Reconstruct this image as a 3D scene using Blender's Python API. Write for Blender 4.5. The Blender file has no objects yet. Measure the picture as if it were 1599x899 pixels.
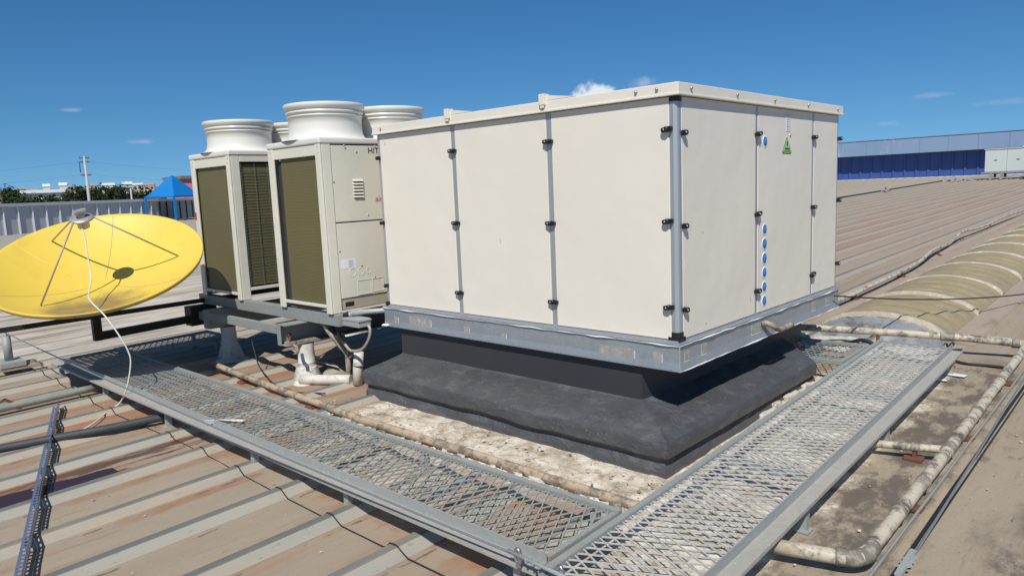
import bpy, bmesh, math, random
from mathutils import Vector, Matrix, noise
random.seed(7)
C = bpy.context.scene.collection
S = bpy.context.scene
V = Vector
# ------------------------------------------------------------------ camera
CAM = V((2.4517, -4.2186, 1.0577))
R_ = V((0.73183, 0.68022, -0.041489)); U_ = V((-0.062531, 0.127649, 0.989846)); F_ = V((-0.678612, 0.721805, -0.135953))
cd = bpy.data.cameras.new('camera'); cam = bpy.data.objects.new('camera', cd); C.objects.link(cam)
cd.sensor_fit = 'HORIZONTAL'; cd.sensor_width = 36; cd.lens = 1129.9 / 1599 * 36
cd.clip_start = 0.05; cd.clip_end = 5000
mw = Matrix.Identity(4)
for i in range(3):
    mw[i][0] = R_[i]; mw[i][1] = U_[i]; mw[i][2] = -F_[i]; mw[i][3] = CAM[i]
cam.matrix_world = mw
S.camera = cam
# ------------------------------------------------------------------ light
SUN = V((0.36, -0.53, 0.77)).normalized()
sl = bpy.data.lights.new('sun', 'SUN'); sl.energy = 4.5; sl.angle = math.radians(0.5); sl.color = (1.0, 0.965, 0.90)
so = bpy.data.objects.new('sun', sl); C.objects.link(so)
so.rotation_euler = SUN.to_track_quat('Z', 'Y').to_euler()
so.location = (20, -30, 40)
S.view_settings.view_transform = 'Standard'; S.view_settings.look = 'None'
S.view_settings.exposure = 0.12; S.view_settings.gamma = 1.0
S.view_settings.use_curve_mapping = False
W = bpy.data.worlds.new('World'); S.world = W; W.use_nodes = True
wt = W.node_tree; wn = wt.nodes; wl = wt.links
for n in list(wn): wn.remove(n)
wo = wn.new('ShaderNodeOutputWorld'); bg = wn.new('ShaderNodeBackground'); bg.inputs[1].default_value = 0.082
sky = wn.new('ShaderNodeTexSky'); sky.sky_type = 'NISHITA'; sky.sun_disc = False
sky.sun_elevation = math.asin(SUN.z); sky.sun_rotation = math.atan2(SUN.x, SUN.y)
sky.altitude = 1000; sky.air_density = 1.0; sky.dust_density = 0.3; sky.ozone_density = 3.0
hs = wn.new('ShaderNodeHueSaturation'); hs.inputs['Saturation'].default_value = 1.18
tc = wn.new('ShaderNodeTexCoord')
va = wn.new('ShaderNodeVectorMath'); va.operation = 'ADD'; va.inputs[1].default_value = (0, 0, .085)
vn = wn.new('ShaderNodeVectorMath'); vn.operation = 'NORMALIZE'
wl.new(tc.outputs['Generated'], va.inputs[0]); wl.new(va.outputs[0], vn.inputs[0]); wl.new(vn.outputs[0], sky.inputs['Vector'])
ti = wn.new('ShaderNodeMix'); ti.data_type = 'RGBA'; ti.blend_type = 'MULTIPLY'; ti.inputs[0].default_value = 1; ti.inputs[7].default_value = (.82, .985, 1.06, 1)
wl.new(sky.outputs[0], ti.inputs[6]); wl.new(ti.outputs[2], hs.inputs['Color'])
ns = wn.new('ShaderNodeTexNoise'); ns.inputs['Scale'].default_value = 42; ns.inputs['Detail'].default_value = 6
wl.new(tc.outputs['Generated'], ns.inputs['Vector'])
prev = hs.outputs[0]
def wmath(op, a, b=None):
    n = wn.new('ShaderNodeMath'); n.operation = op
    for i, v in enumerate((a, b)):
        if v is None: continue
        if isinstance(v, (int, float)): n.inputs[i].default_value = v
        else: wl.new(v, n.inputs[i])
    return n.outputs[0]
# small cumulus puffs: direction, half width, half height (radians), opacity, colour
for d, hw, hh, op, col in [
        ((-0.5863, 0.8011, 0.1201), .046, .016, .95, (9.0, 9.6, 10.2)), ((-0.5353, 0.8348, 0.1286), .020, .009, .45, (6.5, 7, 8.4)),
        ((-0.2200, 0.9716, 0.0869), .038, .004, .20, (6.5, 7, 8.5)), ((-0.2762, 0.9593, 0.0588), .020, .005, .22, (6.5, 7, 8.5)),
        ((-0.1640, 0.9838, 0.0728), .030, .005, .16, (6.5, 7, 8.5)), ((-0.9532, 0.2812, 0.1106), .017, .004, .45, (6.5, 6.8, 7.6)),
        ((-0.9331, 0.3518, 0.0749), .016, .004, .35, (6.5, 6.8, 7.6))]:
    d = V(d).normalized(); r = d.cross(V((0, 0, 1))).normalized(); u = r.cross(d)
    dots = []
    for ax in (r, u, d):
        n = wn.new('ShaderNodeVectorMath'); n.operation = 'DOT_PRODUCT'
        wl.new(tc.outputs['Generated'], n.inputs[0]); n.inputs[1].default_value = ax
        dots.append(n.outputs['Value'])
    ex = wmath('POWER', wmath('ABSOLUTE', wmath('DIVIDE', dots[0], hw)), 2.0)
    ey = wmath('POWER', wmath('ABSOLUTE', wmath('DIVIDE', dots[1], hh)), 2.0)
    dist = wmath('SQRT', wmath('ADD', ex, ey))
    val = wmath('ADD', wmath('MULTIPLY', wmath('SUBTRACT', ns.outputs['Fac'], .5), 2.6), wmath('SUBTRACT', 1.0, dist))
    mr = wn.new('ShaderNodeMapRange'); mr.interpolation_type = 'SMOOTHSTEP'
    mr.inputs['From Min'].default_value = 0.0; mr.inputs['From Max'].default_value = .55 if op > .8 else 1.0
    mr.inputs['To Max'].default_value = op
    wl.new(val, mr.inputs['Value'])
    front = wmath('GREATER_THAN', dots[2], 0.5)
    mx = wn.new('ShaderNodeMix'); mx.data_type = 'RGBA'
    wl.new(wmath('MULTIPLY', mr.outputs[0], front), mx.inputs['Factor']); wl.new(prev, mx.inputs[6]); mx.inputs[7].default_value = (*col, 1)
    prev = mx.outputs[2]
wl.new(prev, bg.inputs[0]); wl.new(bg.outputs[0], wo.inputs[0])

# ------------------------------------------------------------------ materials
class NT:
    """small helper around a node tree"""
    def __init__(s, name):
        s.m = bpy.data.materials.new(name); s.m.use_nodes = True
        s.t = s.m.node_tree; s.b = s.t.nodes['Principled BSDF']; s.geo = s.n('ShaderNodeNewGeometry')
        s.sep = s.n('ShaderNodeSeparateXYZ'); s.l(s.geo.outputs['Position'], s.sep.inputs[0])
        s.x, s.y, s.z = s.sep.outputs
    def n(s, t): return s.t.nodes.new(t)
    def l(s, a, b): s.t.links.new(a, b)
    def put(s, v, sock):
        if isinstance(v, (int, float)): sock.default_value = v
        elif isinstance(v, (tuple, list)): sock.default_value = (*v, 1) if len(v) == 3 else v
        else: s.l(v, sock)
    def math(s, op, a, b=0.0, c=0.0):
        n = s.n('ShaderNodeMath'); n.operation = op
        for i, v in enumerate((a, b, c)): s.put(v, n.inputs[i])
        return n.outputs[0]
    def noise(s, scale=5, stretch=(1, 1, 1), detail=5, rough=.6, off=0.0, dist=0.0):
        mp = s.n('ShaderNodeMapping'); mp.inputs['Scale'].default_value = stretch; mp.inputs['Location'].default_value = (off, off * .7, off * 1.3)
        s.l(s.geo.outputs['Position'], mp.inputs['Vector'])
        n = s.n('ShaderNodeTexNoise'); n.inputs['Scale'].default_value = scale; n.inputs['Detail'].default_value = detail
        n.inputs['Roughness'].default_value = rough; n.inputs['Distortion'].default_value = dist
        s.l(mp.outputs[0], n.inputs['Vector']); return n.outputs['Fac']
    def step(s, v, a, b, lo=0.0, hi=1.0):
        n = s.n('ShaderNodeMapRange'); n.interpolation_type = 'SMOOTHSTEP'
        for k, q in (('Value', v), ('From Min', a), ('From Max', b), ('To Min', lo), ('To Max', hi)): s.put(q, n.inputs[k])
        return n.outputs[0]
    def band(s, v, a, b, soft):
        return s.math('MULTIPLY', s.step(v, a - soft, a + soft), s.step(v, b - soft, b + soft, 1.0, 0.0))
    def mix(s, f, a, b):
        n = s.n('ShaderNodeMix'); n.data_type = 'RGBA'
        s.put(f, n.inputs['Factor']); s.put(a, n.inputs[6]); s.put(b, n.inputs[7]); return n.outputs[2]
    def mul(s, *a):
        r = a[0]
        for q in a[1:]: r = s.math('MULTIPLY', r, q)
        return r
    def bump(s, h, strength=.3, dist=.01):
        n = s.n('ShaderNodeBump'); n.inputs['Strength'].default_value = strength; n.inputs['Distance'].default_value = dist
        s.l(h, n.inputs['Height']); s.l(n.outputs[0], s.b.inputs['Normal'])
    def fin(s, col, rough=.5, metal=0.0):
        s.put(col, s.b.inputs['Base Color']); s.put(rough, s.b.inputs['Roughness']); s.put(metal, s.b.inputs['Metallic'])
        return s.m
def shade(c, k): return tuple(min(1, v * k) for v in c)
def mat(name, col, rough=.5, metal=0.0, var=.12, scale=6, stretch=(1, 1, 1), dirt=None, damt=.5, dscale=3, bump=0.0, bscale=60, spec=None):
    s = NT(name)
    c = s.mix(s.noise(scale, stretch), shade(col, 1 - var), shade(col, 1 + var))
    if dirt:
        f = s.step(s.noise(dscale, stretch, 7, .7, 11.3), .62 - damt * .3, .78 - damt * .2)
        c = s.mix(s.math('MULTIPLY', f, .85), c, dirt)
    if bump: s.bump(s.noise(bscale, (1, 1, 1), 4), bump, .004)
    m = s.fin(c, rough, metal)
    if spec is not None: s.b.inputs['Specular IOR Level'].default_value = spec
    return m
CREAM = (.735, .675, .575)
M = {}
def cream(name, col, dirt_amt, rough=.42):
    s = NT(name)
    c = s.mix(s.noise(1.1, (1, 1, .6), 4), shade(col, .95), shade(col, 1.03))
    c = s.mix(s.mul(s.step(s.noise(2.6, (1, 1, .25), 8, .7, 5.0), .60, .80), dirt_amt), c, (.42, .35, .25))
    c = s.mix(s.mul(s.step(s.noise(55, (1, 1, 1), 3, .6, 2.0), .73, .76), .45), c, (.32, .26, .18))
    s.bump(s.noise(1.1, (1, 1, 1), 3), .55, .03)
    return s.fin(c, s.step(s.noise(1.7, (1, 1, .5), 4), .3, .7, rough - .08, rough + .06))
M['cream'] = cream('cream_painted_steel', CREAM, .22)
M['cream_unit'] = cream('ivory_painted_steel', (.66, .625, .525), .25, .38)
M['cream_base'] = cream('beige_base_rail', (.40, .345, .26), .4, .5)
M['abs'] = mat('ivory_plastic', (.66, .64, .58), .35, 0, .04, 3)
M['alu'] = mat('aluminium_extrusion', (.44, .46, .48), .42, .55, .1, 20, (1, 1, .15))
M['black'] = mat('black_plastic', (.012, .012, .014), .4, 0, .2, 20)
M['steel'] = mat('screw_steel', (.42, .42, .42), .35, .9, .1)
M['gap'] = mat('black_gasket', (.012, .012, .012), .8)
def galva(name, col, rough=.45, metal=.35, dirt=(.34, .29, .23), amt=.5):
    s = NT(name)
    v = s.n('ShaderNodeTexVoronoi'); v.inputs['Scale'].default_value = 55; s.l(s.geo.outputs['Position'], v.inputs['Vector'])
    c = s.mix(v.outputs['Color'], shade(col, .86), shade(col, 1.12))
    c = s.mix(s.noise(4, (1, 1, 1), 5), c, shade(col, .8))
    c = s.mix(s.mul(s.step(s.noise(9, (1, 1, 1), 8, .75, 3.0), .5, .72), amt), c, dirt)
    c = s.mix(s.mul(s.step(s.noise(38, (1, 1, 1), 4, .7, 9.0), .66, .72), .5), c, (.62, .62, .6))
    s.bump(s.noise(30, (1, 1, 1), 4), .15, .003)
    return s.fin(c, rough, metal)
M['galv'] = galva('galvanised_steel', (.36, .38, .365), .5, .12, (.36, .31, .24), .6)
M['ledge'] = galva('dusty_ledge_steel', (.38, .365, .325), .6, .05, (.42, .36, .28), .8)
M['galv_dirty'] = galva('weathered_galvanised_steel', (.29, .31, .295), .58, .1, (.33, .29, .23), .8)
M['chan'] = galva('mill_finish_channel', (.42, .45, .48), .38, .5, (.34, .3, .25), .3)
M['grate'] = galva('grating_zinc', (.52, .525, .50), .5, .1, (.44, .40, .33), .5)  # paler zinc: sun on the strand tops is put into the colour
M['brown_steel'] = mat('dark_brown_painted_steel', (.022, .017, .014), .6, 0, .2, 10)
M['strut_blue'] = mat('bluish_zinc_strut', (.24, .28, .38), .35, .6, .2, 30)
M['seal'] = mat('white_sealant', (.72, .72, .70), .5, 0, .1, 30)
M['patch'] = mat('stained_tape', (.33, .31, .275), .6, .2, .3, 30, dirt=(.5, .48, .44), damt=.6, dscale=40)
# black bitumen membrane
s = NT('black_bitumen')
c = s.mix(s.noise(3.5, (1, 1, 1), 6), (.046, .047, .051), (.092, .093, .099))
c = s.mix(s.mul(s.step(s.noise(8, (.5, .5, 1.6), 8, .75, 4.0), .48, .70), .6), c, (.15, .15, .155))
c = s.mix(s.mul(s.step(s.noise(60, (1, 1, 1), 3, .6, 8.0), .70, .73), .8), c, (.45, .43, .38))
s.bump(s.noise(8, (1, 1, 1.4), 9, .66, 0.0, .8), .7, .03); M['bitumen'] = s.fin(c, s.step(s.noise(6, (1, 1, 1), 5), .3, .7, .32, .55))
s = NT('black_sheet_metal'); M['neck'] = s.fin(s.mix(s.noise(2), (.032, .032, .036), (.044, .044, .048)), .5)
# fin coil
s = NT('olive_fin_coil')
wv = s.n('ShaderNodeTexWave'); wv.bands_direction = 'Z'; wv.inputs['Scale'].default_value = 22; wv.inputs['Distortion'].default_value = .15
s.l(s.geo.outputs['Position'], wv.inputs['Vector'])
c = s.mix(wv.outputs['Fac'], (.105, .088, .030), (.135, .113, .042))
c = s.mix(s.mul(s.noise(3, (1, 1, .5), 5), .6), c, (.16, .14, .07)); s.bump(wv.outputs['Fac'], .25, .004); M['coil'] = s.fin(c, .55, .1)
M['grate_dirty'] = galva('dirty_grating_zinc', (.33, .345, .325), .55, .15, (.36, .31, .24), .6)
M['wire'] = mat('grey_wire', (.28, .29, .28), .4, .6)
# yellow dish paint
s = NT('yellow_dish_paint')
c = s.mix(s.noise(1.6, (1, 1, 1), 5), (.64, .45, .055), (.73, .535, .09))
c = s.mix(s.mul(s.step(s.noise(4, (1, 1, 1), 8, .7, 3.0), .48, .75), .4), c, (.55, .37, .06))
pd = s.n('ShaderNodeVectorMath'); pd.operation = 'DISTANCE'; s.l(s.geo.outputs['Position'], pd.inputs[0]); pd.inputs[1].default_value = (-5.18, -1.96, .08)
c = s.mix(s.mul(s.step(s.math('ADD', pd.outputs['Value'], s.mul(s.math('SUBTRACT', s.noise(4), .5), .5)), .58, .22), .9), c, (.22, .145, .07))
c = s.mix(s.mul(s.step(s.noise(2.3, (1, 1, 1), 8, .7, 8.0), .5, .75), .35), c, (.58, .42, .14))
M['yellow'] = s.fin(c, .45)
M['lnb'] = mat('grey_cast_feed', (.42, .41, .38), .45, .5, .25, 30)
M['arm'] = mat('weathered_tube', (.36, .31, .24), .5, .2, .2, 20)
M['coax'] = mat('white_cable_jacket', (.70, .67, .58), .5)
M['cable'] = mat('black_cable_jacket', (.015, .015, .017), .6)
M['rope'] = mat('steel_wire_rope', (.33, .35, .36), .4, .6, .3, 80)
# old pvc pipe
def pvc(name, a, b, grime, amt):
    s = NT(name)
    c = s.mix(s.noise(4, (1, 1, 1), 5), a, b)
    c = s.mix(s.step(s.noise(10, (1, 1, 1), 8, .72, 3.0), .62 - .2 * amt, .72 - .1 * amt), c, grime)
    c = s.mix(s.step(s.noise(3.2, (1, 1, 1), 5, .6, 7.0), .62, .74), c, (.34, .22, .12))
    s.bump(s.noise(20, (1, 1, 1), 4), .2, .004); return s.fin(c, .55)
M['pvc'] = pvc('weathered_pvc', (.42, .36, .265), (.54, .48, .38), (.11, .09, .075), .8)
M['pvc_tan'] = pvc('tan_weathered_pvc', (.33, .25, .17), (.46, .37, .27), (.13, .11, .09), .9)
M['wrap'] = pvc('white_pipe_wrap', (.50, .47, .41), (.64, .61, .545), (.17, .145, .12), .45)
M['joint'] = mat('dark_pipe_joint', (.16, .14, .115), .6, 0, .4, 25, dirt=(.40, .35, .27), damt=.6, dscale=16)
M['grey_pipe'] = mat('grey_green_conduit', (.22, .24, .21), .6, 0, .2, 8, dirt=(.33, .25, .17), damt=.4, dscale=9)
M['dark_pipe'] = mat('dark_hose', (.045, .052, .055), .55, 0, .25, 9)
M['rust'] = mat('rusty_steel', (.16, .065, .035), .8, .1, .4, 30)
M['membrane'] = mat('white_roof_coating', (.58, .55, .48), .7, 0, .15, 12, dirt=(.30, .25, .18), damt=.6, dscale=10, bump=.3)
M['silver'] = mat('aluminised_flashing', (.46, .47, .46), .35, .6, .3, 14, dirt=(.2, .18, .15), damt=.5, dscale=7, bump=.5, bscale=20)
M['blue_plug'] = mat('blue_plastic', (.035, .17, .48), .4, 0, .1)
M['white_plastic'] = mat('white_plastic', (.72, .73, .73), .45, 0, .08, 9)
M['label'] = mat('pale_label', (.62, .66, .68), .5, 0, .1, 40)
M['green'] = mat('green_label', (.30, .52, .20), .45, 0, .06)
M['green_dark'] = mat('dark_green_ink', (.03, .10, .03), .5)
M['ink'] = mat('black_ink', (.015, .015, .02), .5)
M['inkgrey'] = mat('grey_ink', (.30, .33, .38), .5)
M['red'] = mat('red_ink', (.55, .04, .04), .5)
# fibreglass skylight
s = NT('olive_fibreglass')
c = s.mix(s.noise(3, (1, .6, 1), 6), (.215, .175, .095), (.325, .265, .155))
c = s.mix(s.mul(s.step(s.noise(14, (.3, 1.6, 1), 6, .7, 2.0), .46, .70), .7), c, (.37, .30, .20)); M['fibre'] = s.fin(c, .55)
M['fibre_rib'] = mat('pale_dusty_rib', (.37, .31, .235), .7, 0, .2, 20, dirt=(.55, .5, .42), damt=.5, dscale=8)
M['flash'] = mat('dusty_flashing', (.38, .30, .225), .65, .1, .16, 6, (1, .3, 1), dirt=(.26, .2, .15), damt=.4, dscale=5)
# roof sheet materials
def roof_base(s):
    big = s.noise(.35, (1, .35, 1), 4)
    c = s.mix(s.noise(2.2, (1, .18, 1), 8, .65), (.225, .18, .13), (.385, .32, .23))
    c = s.mix(s.mul(s.step(big, .42, .66), .45), c, (.33, .255, .185))
    # laterite dust streaks along the fall
    st = s.step(s.noise(3.4, (1, .07, 1), 6, .6, 3.0), .53, .70)
    c = s.mix(s.mul(st, .6), c, (.27, .145, .08))
    # grime specks and dry puddle marks
    gr = s.step(s.noise(3.0, (1, .55, 1), 9, .72, 9.0), .62, .70)
    c = s.mix(s.mul(gr, .7), c, (.13, .10, .075))
    c = s.mix(s.mul(s.step(s.noise(34, (1, .5, 1), 5, .7, 1.0), .63, .70), .6), c, (.15, .12, .09))
    c = s.mix(s.mul(s.step(s.noise(16, (1, .10, 1), 8, .75, 41.0), .57, .64), .55), c, (.23, .18, .13))
    c = s.mix(s.mul(s.step(s.noise(90, (1, .6, 1), 3, .6, 51.0), .56, .70), .35), c, (.20, .165, .125))
    c = s.mix(s.mul(s.step(s.noise(25, (1, .8, 1), 5, .7, 6.0), .70, .74), .6), c, (.60, .55, .46))
    return c
def roof_mat(name):
    s = NT(name)
    c = roof_base(s)
    n1 = s.noise(4, (1, .6, 1), 8, .7, 21.0)
    nx = s.math('ADD', s.x, s.math('MULTIPLY', s.math('SUBTRACT', n1, .5), .9))
    ny = s.math('ADD', s.y, s.math('MULTIPLY', s.math('SUBTRACT', n1, .5), .9))
    # grime crack and rust line at the foot of every rib
    q = s.math('SUBTRACT', s.math('MULTIPLY', s.math('FRACT', s.math('DIVIDE', s.math('ADD', s.x, 60.52 + .0), .6)), .6), 0.0)
    left = s.step(s.x, .3, .1)
    qn = s.math('ADD', q, s.math('MULTIPLY', s.math('SUBTRACT', s.noise(9, (1, .5, 1), 6, .7, 61.0), .5), .10))
    c = s.mix(s.mul(s.band(qn, .085, .19, .03), s.step(s.noise(3, (.3, .25, 1), 5, .6, 71.0), .46, .62), left, .75), c, (.27, .13, .065))
    c = s.mix(s.mul(s.band(qn, .105, .122, .006), s.step(s.noise(7, (.3, .5, 1), 6, .7, 81.0), .50, .58), left, .85), c, (.10, .075, .055))
    c = s.mix(s.mul(s.band(qn, .42, .53, .03), s.step(s.noise(3, (.3, .3, 1), 5, .6, 91.0), .48, .66), left, .5), c, (.29, .165, .095))
    # reddish zone to the left
    c = s.mix(s.mul(s.band(nx, -6.2, -2.95, .25), s.step(s.noise(2.2, (1, .12, 1), 5, .6, 2.0), .40, .60), .75), c, (.29, .135, .07))
    # far right reddish brown zone
    c = s.mix(s.mul(s.step(ny, 6, 11), s.step(nx, -22, -14), .45), c, (.37, .275, .205))
    c = s.mix(s.mul(s.step(s.y, 16, 26), s.step(s.x, -10.2, -10.35), .75), c, (.50, .43, .29))
    # white acrylic coating splashed round the kerb and under the right walkway
    patchy = s.step(s.noise(6, (1, 1, 1), 9, .7, 31.0), .28, .44)
    w1 = s.mul(s.band(s.x, -2.8, .75, .1), s.band(s.math('ADD', s.y, s.math('MULTIPLY', s.math('SUBTRACT', n1, .5), .25)), -1.0, .2, .04))
    w2 = s.mul(s.band(nx, .1, 1.0, .10), s.band(ny, -1.5, 3.0, .3))
    w3 = s.mul(s.band(nx, -2.2, -.7, .35), s.band(ny, -1.7, -.9, .2), .55)
    c = s.mix(s.mul(s.band(nx, -4.5, .5, .3), s.band(ny, -1.9, -1.0, .15), s.step(s.noise(4.5, (.6, .5, 1), 6, .65, 37.0), .48, .60), .8), c, (.30, .125, .055))
    w = s.math('MAXIMUM', s.math('MAXIMUM', w1, w2), w3)
    vo = s.n('ShaderNodeTexVoronoi'); vo.feature = 'DISTANCE_TO_EDGE'; vo.inputs['Scale'].default_value = 5.5
    mpv = s.n('ShaderNodeVectorMath'); mpv.operation = 'ADD'; s.l(s.geo.outputs['Position'], mpv.inputs[0])
    nv = s.n('ShaderNodeTexNoise'); nv.inputs['Scale'].default_value = 7; s.l(s.geo.outputs['Position'], nv.inputs['Vector'])
    nsc = s.n('ShaderNodeVectorMath'); nsc.operation = 'SCALE'; nsc.inputs['Scale'].default_value = .25; s.l(nv.outputs['Color'], nsc.inputs[0]); s.l(nsc.outputs[0], mpv.inputs[1])
    s.l(mpv.outputs[0], vo.inputs['Vector'])
    coat = s.mix(s.step(s.noise(5, (1, 1, 1), 9, .72), .36, .64), (.36, .29, .21), (.66, .60, .50))
    coat = s.mix(s.mul(s.step(s.noise(11, (1, 1, 1), 8, .75, 17.0), .52, .62), .8), coat, (.24, .18, .125))
    coat = s.mix(s.mul(s.step(vo.outputs['Distance'], .025, .006), s.step(s.noise(2, (1, 1, 1), 3, .5, 5.0), .42, .5), .75), coat, (.20, .16, .12))
    c = s.mix(s.mul(w, patchy), c, coat)
    # whitish bleached zone far left
    w4 = s.mul(s.step(nx, -7.2, -8.4), s.step(nx, -30, -11), s.step(ny, 6.0, 1.0))
    c = s.mix(s.mul(w4, s.step(s.noise(5, (1, .1, 1), 6, .65, 8.0), .40, .60)), c, (.54, .50, .43))
    # black scuffed grime on the right pan
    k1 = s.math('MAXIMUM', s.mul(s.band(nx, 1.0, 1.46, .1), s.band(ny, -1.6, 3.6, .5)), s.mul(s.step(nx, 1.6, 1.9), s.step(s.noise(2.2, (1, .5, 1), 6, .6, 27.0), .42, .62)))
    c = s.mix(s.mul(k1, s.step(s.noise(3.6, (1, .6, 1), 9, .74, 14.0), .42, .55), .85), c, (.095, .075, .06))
    # wet stain
    wet = s.mul(s.band(s.math('ADD', s.x, s.math('MULTIPLY', s.math('SUBTRACT', n1, .5), .12)), -3.42, -3.02, .02), s.step(ny, -1.35, -1.65))
    wetp = s.mul(wet, s.step(s.noise(2.6, (1.6, .3, 1), 6, .6, 4.0), .40, .46))
    c = s.mix(s.mul(wetp, .88), c, (.075, .033, .02))
    r = s.math('SUBTRACT', .72, s.math('MULTIPLY', wetp, .45))
    s.bump(s.noise(18, (1, .4, 1), 6, .65), .35, .012)
    return s.fin(c, r)
M['roof_pan'] = roof_mat('roof_pan')
def rib_mat(nm, a, b, dust, damt):
    s = NT(nm)
    c = s.mix(s.noise(3, (1, .15, 1), 7, .65), a, b)
    c = s.mix(s.mul(s.step(s.noise(4, (1, .12, 1), 7, .7, 6.0), .42, .66), damt), c, dust)
    c = s.mix(s.mul(s.step(s.noise(30, (1, .4, 1), 6, .7, 2.0), .60, .68), .6), c, (.20, .17, .13))
    w4 = s.mul(s.step(s.x, -7.2, -8.4), s.step(s.x, -30, -11), s.step(s.y, 6.0, 1.0))
    c = s.mix(s.mul(w4, s.step(s.noise(5, (1, .1, 1), 6, .65, 8.0), .36, .58), .7), c, (.52, .48, .41))
    far = s.mul(s.step(s.y, 5, 14), s.step(s.x, -22, -14), .4)
    c = s.mix(far, c, (.30, .23, .17)); return s.fin(c, .62, .05)
M['roof_side'] = rib_mat('roof_rib_side', (.26, .25, .21), (.39, .37, .31), (.40, .305, .21), .75)
M['roof_top'] = rib_mat('roof_rib_top', (.10, .105, .10), (.18, .18, .16), (.30, .25, .19), .5)
s = NT('dirty_water'); s.b.inputs['IOR'].default_value = 1.33
M['water'] = s.fin(s.mix(s.noise(2), (.03, .014, .010), (.05, .022, .014)), .08)
# corrugated walls
s = NT('galvanised_wall_sheet')
c = s.mix(s.noise(1.2, (1, 1, .3), 6), (.46, .47, .48), (.58, .59, .60))
c = s.mix(s.mul(s.step(s.noise(1.5, (1, 1, .2), 7, .7, 4.0), .55, .75), .6), c, (.26, .25, .24)); M['wall_sheet'] = s.fin(c, .5, .2)
M['wall_rib'] = mat('wall_rib_sheet', (.66, .66, .66), .5, .1, .12, 2)  # paler than the sheet: sun catching the seams is put into the colour
M['wall_old'] = mat('weathered_dark_sheet', (.33, .34, .34), .6, .1, .3, 1.2, (1, 1, .3))
M['coping'] = mat('coping_sheet', (.56, .58, .60), .5, .2, .12, .6)
s = NT('blue_wall_sheet')
c = s.mix(s.noise(.8, (1, 1, .3), 6), (.024, .062, .24), (.04, .085, .29)); M['blue_wall'] = s.fin(c, .6)
s = NT('faded_blue_fascia')
c = s.mix(s.noise(.35, (1, 1, .5), 6), (.16, .245, .38), (.22, .305, .44))
c = s.mix(s.mul(s.step(s.noise(.7, (1, 1, .18), 7, .7, 3.0), .58, .72), .7), c, (.50, .54, .64)); M['fascia'] = s.fin(c, .6)
M['tent'] = mat('blue_tarpaulin', (.004, .165, .46), .5, 0, .15, .8)
M['bark'] = mat('bark', (.10, .075, .055), .9)
s = NT('dark_foliage'); s.b.inputs['Specular IOR Level'].default_value = .1; M['leaf'] = s.fin(s.mix(s.noise(.35, (1, 1, 1), 4), (.014, .024, .010), (.036, .048, .020)), .9)
s = NT('hill_ground'); M['hill'] = s.fin(s.mix(s.noise(.03, (1, 1, 1), 6), (.10, .105, .05), (.22, .18, .12)), .9)
M['white_wall'] = mat('whitewashed_wall', (.66, .66, .64), .8, 0, .08, .2)
M['cream_wall'] = mat('cream_plaster', (.50, .43, .34), .8, 0, .1, .2)
M['pale_roof'] = mat('pale_sheet_roof', (.56, .57, .56), .6, 0, .1, .1)
M['tile'] = mat('clay_tile', (.33, .24, .18), .8, 0, .15, .3)
M['window'] = mat('dark_window', (.03, .035, .04), .2)
M['concrete'] = mat('pole_concrete', (.42, .41, .38), .8, 0, .1, .5)
M['pink'] = mat('pink_wall', (.70, .23, .32), .7, 0, .08, .5)
M['far_cream'] = mat('pale_green_grey_panel', (.50, .55, .52), .5, 0, .05, .6)

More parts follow.
